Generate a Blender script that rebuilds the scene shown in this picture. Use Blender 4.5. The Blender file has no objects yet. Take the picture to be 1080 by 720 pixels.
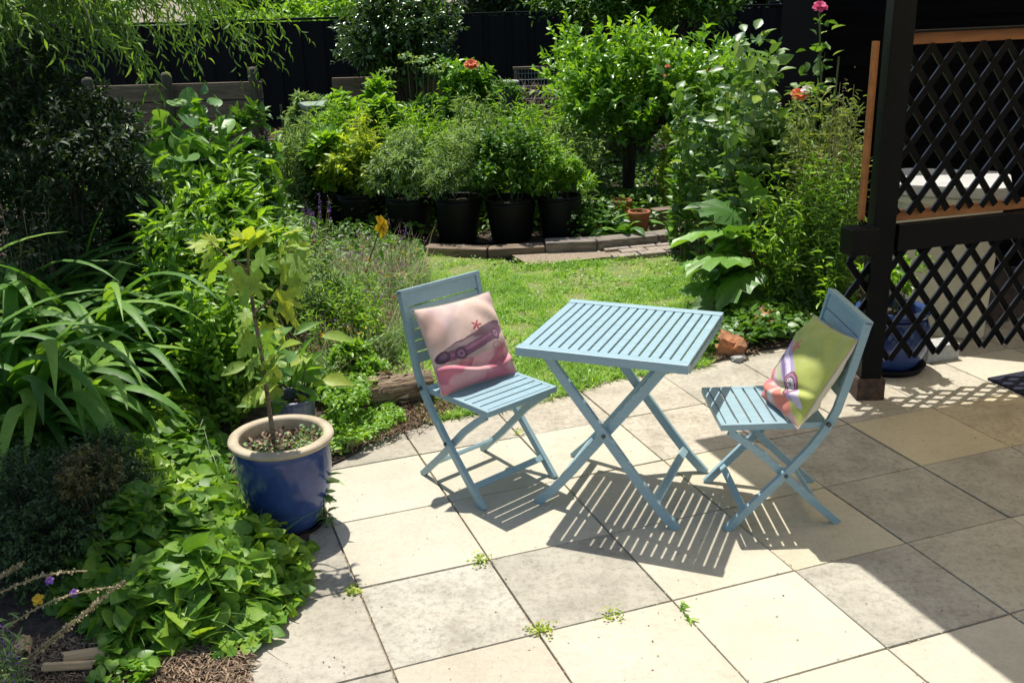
import bpy, math
import numpy as np
from mathutils import Matrix, Vector
rng = np.random.default_rng(11)
C = bpy.context.scene.collection
R = math.radians
# ------------------------------------------------------------------ camera
FPX, PITCH, ROLL, CAMZ = 1078.2, 0.33259, -0.02915, 1.946
fw = np.array([0, math.cos(PITCH), -math.sin(PITCH)])
up0 = np.array([0, math.sin(PITCH), math.cos(PITCH)])
rt0 = np.array([1.0, 0, 0])
rt = math.cos(ROLL)*rt0+math.sin(ROLL)*up0
up = -math.sin(ROLL)*rt0+math.cos(ROLL)*up0
cam = bpy.data.cameras.new('camera'); co = bpy.data.objects.new('camera', cam); C.objects.link(co)
cam.sensor_width = 36; cam.lens = FPX/1080*36; cam.clip_end = 400; cam.clip_start = 0.05
m = Matrix.Identity(4)
for i in range(3):
    m[i][0] = rt[i]; m[i][1] = up[i]; m[i][2] = -fw[i]
m[2][3] = CAMZ
co.matrix_world = m
bpy.context.scene.camera = co

def ray(u, v): return fw+(u-540)/FPX*rt+(360-v)/FPX*up
def G(u, v, z=0.0):
    d = ray(u, v); return np.array([0, 0, CAMZ])+(z-CAMZ)/d[2]*d
def Y(u, v, D):
    d = ray(u, v); return np.array([0, 0, CAMZ])+D/d[1]*d

# ------------------------------------------------------------------ world, sun
SUN = np.array([0.14, -0.38, -1.0]); SUN /= np.linalg.norm(SUN)
w = bpy.data.worlds.new('World'); bpy.context.scene.world = w; w.use_nodes = True
nt = w.node_tree; bg = nt.nodes['Background']; bg.inputs[1].default_value = 0.115
sky = nt.nodes.new('ShaderNodeTexSky'); sky.sky_type = 'NISHITA'; sky.sun_disc = False
el = math.asin(-SUN[2]); az = math.atan2(-SUN[0], -SUN[1])
sky.sun_elevation = el; sky.sun_rotation = az
nt.links.new(sky.outputs[0], bg.inputs[0])
sl = bpy.data.lights.new('sun', 'SUN'); sl.energy = 4.6; sl.angle = R(0.55); sl.color = (1, 0.955, 0.88)
so = bpy.data.objects.new('sun', sl); C.objects.link(so)
so.rotation_euler = Vector(tuple(-SUN)).to_track_quat('Z', 'Y').to_euler()
vs = bpy.context.scene.view_settings
vs.view_transform = 'Standard'; vs.look = 'None'; vs.gamma = 1; vs.exposure = 0.48; vs.use_curve_mapping = False
cy = bpy.context.scene.cycles
cy.max_bounces = 6; cy.diffuse_bounces = 3; cy.glossy_bounces = 2; cy.transmission_bounces = 4; cy.transparent_max_bounces = 6
cy.sample_clamp_indirect = 4
cy.use_denoising = True

# ------------------------------------------------------------------ materials
def newmat(name):
    mt = bpy.data.materials.new(name); mt.use_nodes = True
    n = mt.node_tree; b = n.nodes['Principled BSDF']; return mt, n, b
def ramp(n, fac, stops):
    r = n.nodes.new('ShaderNodeValToRGB'); e = r.color_ramp.elements
    while len(e) < len(stops): e.new(0.5)
    for x, (p, c) in zip(e, stops):
        x.position = p; x.color = (*c, 1)
    n.links.new(fac, r.inputs[0]); return r.outputs[0]
def noise(n, scale, detail=4, rough=.6, coord='Object', stretch=None, dist=0):
    t = n.nodes.new('ShaderNodeTexCoord'); x = n.nodes.new('ShaderNodeTexNoise')
    x.inputs['Scale'].default_value = scale; x.inputs['Detail'].default_value = detail
    x.inputs['Roughness'].default_value = rough; x.inputs['Distortion'].default_value = dist
    if stretch:
        mp = n.nodes.new('ShaderNodeMapping'); mp.inputs['Scale'].default_value = stretch
        n.links.new(t.outputs[coord], mp.inputs[0]); n.links.new(mp.outputs[0], x.inputs[0])
    else: n.links.new(t.outputs[coord], x.inputs[0])
    return x.outputs[0]
def mixc(n, a, b, fac, mode='MIX'):
    x = n.nodes.new('ShaderNodeMix'); x.data_type = 'RGBA'; x.blend_type = mode
    for s, v in ((0, fac), (6, a), (7, b)):
        if hasattr(v, 'links') or isinstance(v, bpy.types.NodeSocket): n.links.new(v, x.inputs[s])
        elif s == 0: x.inputs[0].default_value = v
        else: x.inputs[s].default_value = (*v, 1)
    return x.outputs[2]
def bump(n, b, h, strength=.3, dist=.01):
    x = n.nodes.new('ShaderNodeBump'); x.inputs['Strength'].default_value = strength; x.inputs['Distance'].default_value = dist
    n.links.new(h, x.inputs['Height']); n.links.new(x.outputs[0], b.inputs['Normal'])
def plain(name, c1, c2=None, rough=.6, scale=20, stretch=None, bs=.2, bd=.003, spec=.5, detail=5, lo=.35, hi=.65):
    mt, n, b = newmat(name); c2 = c2 or tuple(x*.8 for x in c1)
    f = noise(n, scale, detail, stretch=stretch)
    n.links.new(ramp(n, f, [(lo, c2), (hi, c1)]), b.inputs['Base Color'])
    b.inputs['Roughness'].default_value = rough; b.inputs['Specular IOR Level'].default_value = spec
    if bs: bump(n, b, f, bs, bd)
    return mt
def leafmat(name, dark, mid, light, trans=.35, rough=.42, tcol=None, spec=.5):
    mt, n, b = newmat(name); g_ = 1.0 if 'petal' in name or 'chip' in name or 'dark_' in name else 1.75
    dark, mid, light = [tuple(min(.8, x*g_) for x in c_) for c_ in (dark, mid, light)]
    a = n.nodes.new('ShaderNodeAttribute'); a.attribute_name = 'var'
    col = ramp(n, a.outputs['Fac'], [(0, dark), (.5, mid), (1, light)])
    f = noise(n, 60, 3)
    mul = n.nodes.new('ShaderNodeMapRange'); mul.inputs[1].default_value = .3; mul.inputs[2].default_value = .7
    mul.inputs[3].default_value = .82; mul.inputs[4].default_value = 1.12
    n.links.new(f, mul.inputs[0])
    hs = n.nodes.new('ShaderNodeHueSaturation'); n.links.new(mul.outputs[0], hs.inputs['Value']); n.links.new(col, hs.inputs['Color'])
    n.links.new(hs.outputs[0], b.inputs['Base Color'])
    b.inputs['Roughness'].default_value = rough; b.inputs['Specular IOR Level'].default_value = spec
    tr = n.nodes.new('ShaderNodeBsdfTranslucent')
    tc = mixc(n, hs.outputs[0], tcol or (1.6, 1.5, .5), 1.0, 'MULTIPLY'); n.links.new(tc, tr.inputs[0])
    mx = n.nodes.new('ShaderNodeMixShader'); mx.inputs[0].default_value = trans
    n.links.new(b.outputs[0], mx.inputs[1]); n.links.new(tr.outputs[0], mx.inputs[2])
    n.links.new(mx.outputs[0], n.nodes['Material Output'].inputs[0])
    return mt
G1 = (.018, .045, .008); G2 = (.045, .105, .014); G3 = (.095, .19, .02)
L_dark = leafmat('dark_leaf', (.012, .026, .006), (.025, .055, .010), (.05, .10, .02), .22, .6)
L_copper = leafmat('copper_leaf', (.03, .025, .008), (.06, .05, .015), (.12, .13, .03), .25, .6)
L_silver = leafmat('silvery_leaf', (.03, .07, .02), (.07, .14, .03), (.17, .24, .11), .35, .38)
L_mid = leafmat('mid_leaf', (.025, .06, .010), (.05, .115, .016), (.10, .20, .025), .35)
L_bright = leafmat('bright_leaf', (.05, .11, .012), (.10, .20, .02), (.18, .30, .03), .42)
L_yel = leafmat('yellow_leaf', (.09, .15, .015), (.17, .24, .03), (.32, .36, .05), .45)
L_fen = leafmat('fennel_leaf', (.05, .085, .025), (.095, .14, .04), (.17, .20, .075), .4, .6)
L_grey = leafmat('grey_leaf', (.055, .10, .035), (.115, .185, .065), (.20, .28, .11), .3, .6)
L_strap = leafmat('strap_leaf', (.03, .08, .014), (.065, .15, .024), (.14, .24, .035), .38, .5, spec=.35)
L_fig = leafmat('fig_leaf', (.05, .12, .022), (.11, .20, .03), (.24, .28, .035), .42, .5)
L_citrus = leafmat('citrus_leaf', (.03, .08, .010), (.075, .17, .016), (.17, .28, .025), .38, .32)
L_gloss = leafmat('glossy_leaf', (.012, .030, .008), (.03, .065, .014), (.07, .12, .03), .2, .25)
L_willow = leafmat('willow_leaf', (.035, .075, .016), (.07, .135, .024), (.14, .22, .04), .4, .5)
L_big = leafmat('broad_leaf', (.04, .10, .02), (.07, .16, .025), (.13, .24, .04), .33, .42)
L_grass = leafmat('grass_blade', (.08, .17, .015), (.15, .28, .03), (.30, .38, .08), .4, .5)
L_vine = leafmat('vine_leaf', (.025, .075, .012), (.08, .165, .02), (.21, .30, .035), .38, .45, spec=.35)
L_straw = leafmat('dry_stem', (.10, .08, .04), (.19, .155, .08), (.30, .26, .15), .1, .7, (1, 1, 1))
L_chip = leafmat('mulch_chip', (.07, .042, .025), (.26, .17, .10), (.50, .39, .26), .0, .8, (1, 1, 1))
M_stem = plain('green_stem', (.07, .11, .03), rough=.6, bs=0)
M_bark = plain('bark', (.10, .075, .05), (.035, .025, .018), rough=.9, scale=18, stretch=(1, 1, .3), bs=.8, bd=.01)
def petal(name, c): return leafmat(name, tuple(x*.8 for x in c), c, tuple(min(1, x*1.15) for x in c), .3, .6, (1, 1, 1))
F_orange = petal('orange_petal', (.75, .16, .04)); F_pink = petal('pink_petal', (.75, .08, .22)); F_yellow = petal('yellow_petal', (.8, .50, .02))
F_purple = petal('purple_petal', (.25, .10, .42)); F_white = petal('white_petal', (.75, .75, .68)); F_mauve = petal('mauve_petal', (.42, .16, .26))
M_black = plain('black_stain', (.0045, .0045, .005), (.003, .003, .0033), rough=.5, scale=30, stretch=(1, 1, .1), bs=.15, spec=.15)
M_blackfence = plain('black_fence_paint', (.008, .0085, .010), (.005, .005, .006), rough=.8, scale=12, stretch=(3, 3, .2), spec=.2)
M_lattice = plain('black_lattice_stain', (.003, .003, .0033), (.002, .002, .0023), rough=.6, scale=60, bs=.05, spec=.12)
M_edge_gloss = plain('gloss_black_edge', (.012, .012, .013), (.008, .008, .009), rough=.32, bs=0, spec=1.0)
M_cedar = plain('raw_cedar', (.42, .17, .05), (.26, .10, .03), rough=.6, scale=14, stretch=(.2, 1, 1))
M_sleeper = plain('weathered_timber', (.26, .19, .125), (.11, .08, .055), rough=.9, scale=9, stretch=(.5, 3, 6), bs=.5, bd=.005)
M_sleeper2 = plain('brown_timber', (.24, .16, .09), (.10, .065, .04), rough=.9, scale=9, stretch=(.5, 3, 6), bs=.5, bd=.005)
M_post = plain('treated_post', (.11, .10, .055), (.05, .045, .025), rough=.85, scale=9, stretch=(4, 4, .5))
M_blackplastic = plain('black_plastic', (.006, .006, .0065), (.004, .004, .0045), rough=.5, scale=40, bs=.05, spec=.2)
M_soil = plain('soil', (.085, .055, .035), (.025, .017, .011), rough=.95, scale=35, bs=.9, bd=.02)
M_terra = plain('terracotta', (.42, .14, .06), (.28, .09, .04), rough=.8, scale=25)
M_brick = plain('broken_brick', (.48, .19, .08), (.16, .09, .05), rough=.95, scale=14, bs=.7, bd=.01)

# paint of the bistro set
mt, n, b = newmat('duck_egg_paint'); M_paint = mt
f = noise(n, 11, 10, .75, stretch=(1, 5, 5)); n.links.new(ramp(n, f, [(.3, (.225, .34, .375)), (.7, (.30, .43, .475))]), b.inputs['Base Color'])
b.inputs['Roughness'].default_value = .42; bump(n, b, noise(n, 60, 3, stretch=(.3, 4, 4)), .12, .001)
M_bolt = plain('bolt_metal', (.10, .11, .11), rough=.4, bs=0); M_bolt.node_tree.nodes['Principled BSDF'].inputs['Metallic'].default_value = .8

# paving
mt, n, b = newmat('concrete_paving'); M_pave = mt
a = n.nodes.new('ShaderNodeAttribute'); a.attribute_name = 'tone'
big = noise(n, 4.2, 9, .72); fine = noise(n, 140, 3, .7); spk = noise(n, 38, 6, .75)
c = mixc(n, a.outputs['Color'], ramp(n, big, [(.33, (.62, .60, .57)), (.56, (1.05, 1.04, 1.02))]), a.outputs['Alpha'], 'MULTIPLY')
c = mixc(n, c, ramp(n, spk, [(.36, (.62, .61, .60)), (.52, (1, 1, 1))]), a.outputs['Alpha'], 'MULTIPLY')
c = mixc(n, c, ramp(n, noise(n, 1.1, 4, .6), [(.35, (.90, .88, .84)), (.6, (1.03, 1.03, 1.02))]), .8, 'MULTIPLY')
c = mixc(n, c, ramp(n, fine, [(.25, (.82, .82, .80)), (.55, (1, 1, 1)), (.85, (1.05, 1.05, 1.05))]), .8, 'MULTIPLY')
vo = n.nodes.new('ShaderNodeTexVoronoi'); vo.inputs['Scale'].default_value = 9; tc = n.nodes.new('ShaderNodeTexCoord'); n.links.new(tc.outputs['Object'], vo.inputs[0])
c = mixc(n, c, ramp(n, vo.outputs['Distance'], [(.0, (.25, .2, .16)), (.022, (.3, .25, .2)), (.034, (1, 1, 1))]), .7, 'MULTIPLY')
n.links.new(c, b.inputs['Base Color']); b.inputs['Roughness'].default_value = .85; b.inputs['Specular IOR Level'].default_value = .3
bump(n, b, fine, .25, .002)
M_joint = plain('joint_sand', (.34, .27, .19), (.18, .14, .10), rough=1, scale=60)

mt, n, b = newmat('blue_glaze'); M_glaze = mt
f = noise(n, 5, 5); n.links.new(ramp(n, f, [(.35, (.018, .035, .13)), (.65, (.045, .085, .24))]), b.inputs['Base Color'])
b.inputs['Roughness'].default_value = .16; bump(n, b, noise(n, 9, 3), .15, .01)
M_glazerim = plain('unglazed_rim', (.50, .42, .29), (.36, .29, .19), rough=.6, scale=14)
M_greyglaze = plain('grey_blue_glaze', (.16, .18, .26), (.09, .10, .16), rough=.35, scale=20, stretch=(3, 3, .3))
M_cream = plain('cream_plastic', (.62, .58, .44), (.52, .48, .36), rough=.45, scale=6, bs=.05)
M_white = plain('white_lid', (.50, .50, .48), (.42, .42, .41), rough=.45, scale=6, bs=.05)
M_kerb = plain('grey_concrete', (.42, .42, .40), (.30, .30, .29), rough=.9, scale=40)
M_mat = plain('navy_mat', (.012, .014, .035), (.006, .007, .02), rough=1, scale=160, bs=.6, bd=.004)
M_greenbin = plain('sage_plastic', (.085, .10, .04), (.065, .075, .03), rough=.5, scale=6, bs=.05)
M_barrel = plain('dark_blue_plastic', (.012, .02, .05), (.008, .012, .03), rough=.35, scale=8, bs=.05)
M_log = plain('log_bark', (.30, .22, .14), (.09, .06, .04), rough=.95, scale=30, stretch=(.3, 2, 2), bs=1, bd=.02)
M_cutwood = plain('pale_cut_wood', (.62, .44, .24), (.48, .32, .16), rough=.8, scale=12, stretch=(.3, 3, 3))
M_shed = plain('black_weatherboard', (.005, .005, .0055), (.003, .003, .0035), rough=.9, scale=10, stretch=(.3, 3, 5), spec=.02)
M_brickpath = plain('path_brick', (.36, .30, .24), (.22, .18, .14), rough=.9, scale=28, bs=.5, bd=.006)
mt, n, b = newmat('roof_sheet'); M_sheet = mt
tr = n.nodes.new('ShaderNodeBsdfTranslucent'); tr.inputs[0].default_value = (.85, .76, .58, 1)
b.inputs['Base Color'].default_value = (.6, .6, .55, 1)
mx = n.nodes.new('ShaderNodeMixShader'); mx.inputs[0].default_value = .92
n.links.new(b.outputs[0], mx.inputs[1]); n.links.new(tr.outputs[0], mx.inputs[2]); n.links.new(mx.outputs[0], n.nodes['Material Output'].inputs[0])

# ------------------------------------------------------------------ object helpers
def props(o, label=None, cat=None, group=None, kind=None):
    for k, v in (('label', label), ('category', cat), ('group', group), ('kind', kind)):
        if v: o[k] = v
    return o
def thing(name, label, cat, loc=(0, 0, 0), rz=0, group=None):
    o = bpy.data.objects.new(name, None); C.objects.link(o); o.empty_display_size = .1
    o.location = tuple(float(x) for x in loc); o.rotation_euler = (0, 0, rz)
    return props(o, label, cat, group)
def link(name, me, mat, parent=None):
    o = bpy.data.objects.new(name, me); C.objects.link(o)
    if mat is not None:
        for mm in (mat if isinstance(mat, (list, tuple)) else [mat]): me.materials.append(mm)
    if parent is not None: o.parent = parent
    return o
def bulk(name, V, loops, totals, mat, parent=None, var=None, smooth=False, midx=None):
    me = bpy.data.meshes.new(name)
    V = np.asarray(V, np.float32).reshape(-1, 3)
    me.vertices.add(len(V)); me.vertices.foreach_set('co', V.ravel())
    loops = np.asarray(loops, np.int32).ravel(); totals = np.asarray(totals, np.int32).ravel()
    me.loops.add(len(loops)); me.loops.foreach_set('vertex_index', loops)
    me.polygons.add(len(totals)); st = np.concatenate([[0], np.cumsum(totals)[:-1]]).astype(np.int32)
    me.polygons.foreach_set('loop_start', st); me.polygons.foreach_set('loop_total', totals)
    if smooth: me.polygons.foreach_set('use_smooth', np.ones(len(totals), bool))
    if midx is not None: me.polygons.foreach_set('material_index', np.asarray(midx, np.int32))
    if var is not None:
        at = me.attributes.new('var', 'FLOAT', 'POINT'); at.data.foreach_set('value', np.asarray(var, np.float32).ravel())
    me.update(calc_edges=True)
    return link(name, me, mat, parent)
def nrm(a): return a/np.maximum(np.linalg.norm(a, axis=-1, keepdims=True), 1e-9)

class MB:
    """collects convex solids into one mesh"""
    def __init__(s): s.v = []; s.f = []
    def add(s, V, F):
        o = sum(len(x) for x in s.v); s.v.append(np.asarray(V, float)); s.f += [[i+o for i in f] for f in F]; return s
    def box(s, c, size, rz=0, M=None):
        x, y, z = np.array(size)/2
        V = np.array([[a*x, b_*y, c_*z] for a in (-1, 1) for b_ in (-1, 1) for c_ in (-1, 1)])
        if M is not None: V = V@np.array(M).T
        if rz: V = V@np.array([[math.cos(rz), math.sin(rz), 0], [-math.sin(rz), math.cos(rz), 0], [0, 0, 1]])
        return s.add(V+np.array(c), [[0, 1, 3, 2], [4, 6, 7, 5], [0, 4, 5, 1], [2, 3, 7, 6], [0, 2, 6, 4], [1, 5, 7, 3]])
    def prism(s, poly, z0, z1):
        n = len(poly); V = [(p[0], p[1], z0) for p in poly]+[(p[0], p[1], z1) for p in poly]
        return s.add(V, [list(range(n))[::-1], list(range(n, 2*n))]+[[i, (i+1) % n, n+(i+1) % n, n+i] for i in range(n)])
    def sweep(s, pts, lat, th, wd):
        """beam following (s,z) points in a profile plane; axis x = s, y = lateral"""
        pts = np.array(pts, float); k = len(pts); V = []
        for i in range(k):
            a = pts[max(i-1, 0)]; b_ = pts[min(i+1, k-1)]; t = (b_-a)/np.linalg.norm(b_-a); nn = np.array([-t[1], t[0]])*th/2
            for q, l in ((pts[i]-nn, lat-wd/2), (pts[i]-nn, lat+wd/2), (pts[i]+nn, lat+wd/2), (pts[i]+nn, lat-wd/2)):
                V.append((q[0], l, q[1]))
        F = [[3, 2, 1, 0], [4*(k-1)+j for j in range(4)]]
        for i in range(k-1):
            for j in range(4): F.append([4*i+j, 4*i+(j+1) % 4, 4*i+4+(j+1) % 4, 4*i+4+j])
        return s.add(V, F)
    def build(s, name, mat, parent=None, bevel=0, smooth=False):
        V = np.concatenate(s.v); me = bpy.data.meshes.new(name); me.from_pydata(V.tolist(), [], s.f); me.update()
        o = link(name, me, mat, parent)
        if smooth: me.polygons.foreach_set('use_smooth', [True]*len(me.polygons))
        if bevel:
            bm_ = o.modifiers.new('bevel', 'BEVEL'); bm_.width = bevel; bm_.segments = 2; bm_.limit_method = 'ANGLE'
        return o
def tube_bulk(paths, radii, sides=5):
    paths = np.asarray(paths, float); N, S, _ = paths.shape
    radii = np.broadcast_to(radii, (N, S))
    t = np.gradient(paths, axis=1); t = nrm(t)
    ref = np.where(np.abs(t[..., 2:3]) > .9, np.array([1., 0, 0]), np.array([0, 0, 1.]))
    e1 = nrm(np.cross(t, ref)); e2 = np.cross(t, e1)
    a = np.arange(sides)/sides*2*np.pi
    V = paths[:, :, None]+radii[:, :, None, None]*(np.cos(a)[None, None, :, None]*e1[:, :, None]+np.sin(a)[None, None, :, None]*e2[:, :, None])
    idx = np.arange(N*S*sides).reshape(N, S, sides); nx = np.roll(idx, -1, axis=2)
    Q = np.stack([idx[:, :-1], nx[:, :-1], nx[:, 1:], idx[:, 1:]], -1).reshape(-1, 4)
    return V.reshape(-1, 3), Q
def tubes(name, paths, radii, mat, parent=None, sides=5, var=None):
    V, Q = tube_bulk(paths, radii, sides)
    return bulk(name, V, Q, np.full(len(Q), 4), mat, parent, smooth=True, var=(np.full(len(V), .5) if var is None else np.repeat(var, len(V)//len(var))))
def lathe(name, prof, mat, parent=None, seg=40, c=(0, 0, 0), rib=0, ribn=24):
    prof = np.array(prof, float); a = np.arange(seg)/seg*2*np.pi; V = []
    for r, z in prof:
        rr = r*(1+rib*np.cos(a*ribn)); V.append(np.stack([rr*np.cos(a)+c[0], rr*np.sin(a)+c[1], np.full(seg, z)+c[2]], 1))
    V = np.concatenate(V); k = len(prof); idx = np.arange(k*seg).reshape(k, seg); nx = np.roll(idx, -1, 1)
    Q = np.stack([idx[:-1], nx[:-1], nx[1:], idx[1:]], -1).reshape(-1, 4).tolist()
    me = bpy.data.meshes.new(name); me.from_pydata(V.tolist(), [], Q); me.update()
    me.polygons.foreach_set('use_smooth', [True]*len(me.polygons))
    o = link(name, me, mat, parent)
    return o
def disc(name, r, z, mat, parent, c=(0, 0), seg=32, bumpy=.012):
    V = [(c[0], c[1], z+bumpy)]; F = []
    rings = 5
    for i in range(1, rings+1):
        for j in range(seg):
            a = j/seg*2*math.pi; V.append((c[0]+r*i/rings*math.cos(a), c[1]+r*i/rings*math.sin(a), z+rng.normal()*bumpy*.5))
    for j in range(seg): F.append([0, 1+j, 1+(j+1) % seg])
    for i in range(rings-1):
        for j in range(seg): F.append([1+i*seg+j, 1+(i+1)*seg+j, 1+(i+1)*seg+(j+1) % seg, 1+i*seg+(j+1) % seg])
    me = bpy.data.meshes.new(name); me.from_pydata(V, [], F); me.update(); return link(name, me, mat, parent)

# ------------------------------------------------------------------ leaf templates
def leafT(rows, tip=1.0, fold=.12, curl=.18, wav=0):
    V = [(0, 0, 0)]; F = []
    for i, (y, h) in enumerate(rows):
        z = -curl*y*y; V += [(-h, y, z+fold*h*2+wav*(-1)**i), (0, y, z), (h, y, z+fold*h*2-wav*(-1)**i)]
    V.append((0, tip, -curl*tip*tip)); k = len(rows)
    F += [[0, 2, 1], [0, 3, 2]]
    for i in range(k-1):
        a = 1+3*i; F += [[a, a+1, a+4, a+3], [a+1, a+2, a+5, a+4]]
    a = 1+3*(k-1); t = len(V)-1; F += [[a, a+1, t], [a+1, a+2, t]]
    return np.array(V, float), F
T_small = leafT([(.45, .5)], fold=.15, curl=.15)
T_ovate = leafT([(.22, .38), (.5, .5), (.8, .27)], curl=.22)
T_lance = leafT([(.3, .5), (.65, .38)], curl=.3)
T_obov = leafT([(.3, .25), (.62, .5), (.88, .34)], curl=.25)
def heartT():
    h = [(.10, -.10, .01), (.30, -.15, .03), (.47, -.04, .07), (.54, .18, .09), (.50, .42, .07), (.36, .66, .02), (.16, .86, -.06)]
    V = [(0, 0, 0)]+h+[(0, 1, -.16)]+[(-x, y, z) for x, y, z in h[::-1]]+[(0, .35, -.02), (0, .68, -.07)]
    F = [[0, 1, 2, 16], [2, 3, 4, 16], [4, 5, 17, 16], [5, 6, 17], [6, 7, 8, 17]]
    M = {0: 0, 8: 8, 16: 16, 17: 17}; M.update({i: 16-i for i in range(1, 8)})
    return np.array(V, float), F+[[M[i] for i in f][::-1] for f in F]
T_heart = heartT()
def lobedT(spec, curl=.15, pk=.03):
    """outline of the right half from base to tip; an inner ring puckers the blade between the veins"""
    pts = [(0, 0)]+spec; out = pts+[(-x, y) for x, y in spec[:-1]][::-1]; n_ = len(out); cx, cy_ = 0, .30
    V = []
    for j, (x, y) in enumerate(out): V.append((x, y, -curl*(x*x+y*y)+.10*abs(x)+pk*1.2*math.sin(2.3*j)))
    for j, (x, y) in enumerate(out):
        x, y = cx+(x-cx)*.55, cy_+(y-cy_)*.55; V.append((x, y, -curl*(x*x+y*y)+.06*abs(x)+pk*(-1)**j))
    V.append((cx, cy_, -.01)); c = 2*n_
    F = [[i, (i+1) % n_, n_+(i+1) % n_, n_+i] for i in range(n_)]+[[c, n_+i, n_+(i+1) % n_] for i in range(n_)]
    return np.array(V, float), F
T_fig = lobedT([(.16, -.10), (.30, -.05), (.44, .06), (.50, .16), (.30, .26), (.20, .33), (.34, .46), (.42, .62), (.38, .70), (.24, .62), (.12, .54), (.15, .72), (.12, .90), (0, 1.0)])
T_rhub = lobedT([(.18, -.14), (.38, -.10), (.44, .03), (.50, .14), (.44, .22), (.49, .34), (.40, .42), (.42, .54), (.30, .62), (.28, .76), (.16, .82), (.10, .94), (0, 1.0)], curl=.40, pk=.05)
def instance(T, P, D, N, L, W=None):
    V0, F0 = T; P = np.asarray(P, float); n_ = len(P)
    D = nrm(D); X = nrm(np.cross(D, N)); Nn = np.cross(X, D)
    L = np.broadcast_to(L, n_); W = L if W is None else np.broadcast_to(W, n_)
    V = P[:, None]+V0[None, :, 0, None]*W[:, None, None]*X[:, None]+V0[None, :, 1, None]*L[:, None, None]*D[:, None]+V0[None, :, 2, None]*L[:, None, None]*Nn[:, None]
    k = len(V0); fl = np.concatenate([np.array(f) for f in F0]); ft = np.array([len(f) for f in F0])
    loops = (fl[None]+np.arange(n_)[:, None]*k).ravel()
    return V.reshape(-1, 3), loops, np.tile(ft, n_), k
def leaves(name, T, P, D, N, L, W, mat, parent=None, var=None, smooth=False):
    V, lp, tt, k = instance(T, P, D, N, L, W)
    var = rng.random(len(P)) if var is None else np.broadcast_to(var, len(P))
    return bulk(name, V, lp, tt, mat, parent, var=np.repeat(np.clip(var, 0, 1), k), smooth=smooth)
UPV = np.array([0, 0, 1.])
def rdir(n_): return nrm(rng.normal(size=(n_, 3)))
def twig_leaves(O, Dv, L, n_, ll, droop=.3, ang=50, upn=1.0, jit=.35, pair=False):
    M = len(O); t = (np.arange(n_)+.6)/n_; t = t[None]+rng.uniform(-.3, .3, (M, n_))/n_
    Lb = np.broadcast_to(L, M)[:, None, None]; tt = t[..., None]
    P = O[:, None]+Dv[:, None]*Lb*tt-UPV*droop*Lb*tt**2
    tan = nrm(Dv[:, None]-2*droop*tt*UPV)
    e1 = nrm(np.cross(tan, UPV+.01)); e2 = np.cross(tan, e1)
    phi = np.arange(n_)[None]*2.4+rng.uniform(0, 6.28, (M, 1))+rng.normal(size=(M, n_))*.4
    rad = np.cos(phi)[..., None]*e1+np.sin(phi)[..., None]*e2
    a = R(ang)+rng.normal(size=(M, n_, 1))*.2
    D = nrm(tan*np.cos(a)+rad*np.sin(a)+rng.normal(size=(M, n_, 3))*.12)
    N = nrm(UPV*upn+rng.normal(size=(M, n_, 3))*jit-rad*.2)
    return P.reshape(-1, 3), D.reshape(-1, 3), N.reshape(-1, 3)
def shrub(name, label, cat, base, h, rx, ry, T, ll, wr, mat, ntw=300, per=7, z0=.0, clumps=26, tl=None, droop=.25, nst=5, group=None,
          upb=.5, ang=50, core=.35, stemmat=None, stemr=.012, crown='foliage', trunk='stem', lean=(0, 0), tiplight=.35, upn=1.0, nested=True, cr=.30):
    """a bush or tree: clumps of twigs through a lumpy ellipsoid, carried on stems from the base"""
    root = thing(name, label, cat, (base[0], base[1], 0), group=group)
    cz = (z0+h)/2; rz = (h-z0)/2
    d = rdir(clumps); rr = core+(1-core)*rng.random(clumps)**.5
    rr *= 1-.22*rng.random(clumps)
    K = d*rr[:, None]*np.array([rx, ry, rz])*(1-cr*.55)+np.array([lean[0], lean[1], cz])
    K[:, 2] = np.maximum(K[:, 2], .04)
    ci = rng.integers(0, clumps, ntw); crad = cr*min(rx, ry, max(rz, .1)*1.3)*rng.uniform(.6, 1.4, clumps)
    O = K[ci]+rdir(ntw)*(rng.random(ntw)**.5*crad[ci])[:, None]
    out = nrm((O-np.array([lean[0], lean[1], cz*.6]))/np.array([rx, ry, rz]))
    Dv = nrm(out*.7+nrm(O-K[ci])*.6+UPV*upb+rng.normal(size=(ntw, 3))*.25)
    tl = tl or .3*min(rx, ry); Lt = tl*rng.uniform(.6, 1.3, ntw)
    P, D, N = twig_leaves(O, Dv, Lt, per, ll, droop, ang, upn)
    hh = (P[:, 2]-z0)/(h-z0+1e-6)
    keep = P[:, 2] > .01
    cv = rng.random(clumps)
    var = np.clip(.12+.30*rng.random(len(P))+.28*np.repeat(cv[ci], per)+tiplight*np.tile(np.linspace(-.3, .7, per), ntw), 0, 1)
    sz = ll*rng.uniform(.6, 1.2, len(P))
    leaves(crown, T, P[keep], D[keep], N[keep], sz[keep], sz[keep]*wr, mat, root, var[keep], smooth=len(T[0]) > 8)
    # stems: base -> clump centres, plus twigs
    pts = []
    kk = K[rng.permutation(clumps)[:max(nst*3, 3)]]
    bx = rng.normal(size=(len(kk), 2))*.12*min(rx, ry); 
    if crown == 'crown': bx *= .1
    S = 7; tt = np.linspace(0, 1, S)
    for i, k in enumerate(kk):
        b0 = np.array([bx[i, 0], bx[i, 1], -.02]); mid = np.array([b0[0]*.6+k[0]*.25, b0[1]*.6+k[1]*.25, k[2]*.55])
        q = (1-tt)[:, None]**2*b0+2*((1-tt)*tt)[:, None]*mid+(tt**2)[:, None]*k; q[1:-1] += rng.normal(size=(S-2, 3))*.012*h
        pts.append(q)
    rad = np.linspace(stemr, stemr*.35, S)
    tubes(trunk, np.array(pts), rad[None], stemmat or M_bark, root, 6)
    return root
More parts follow.
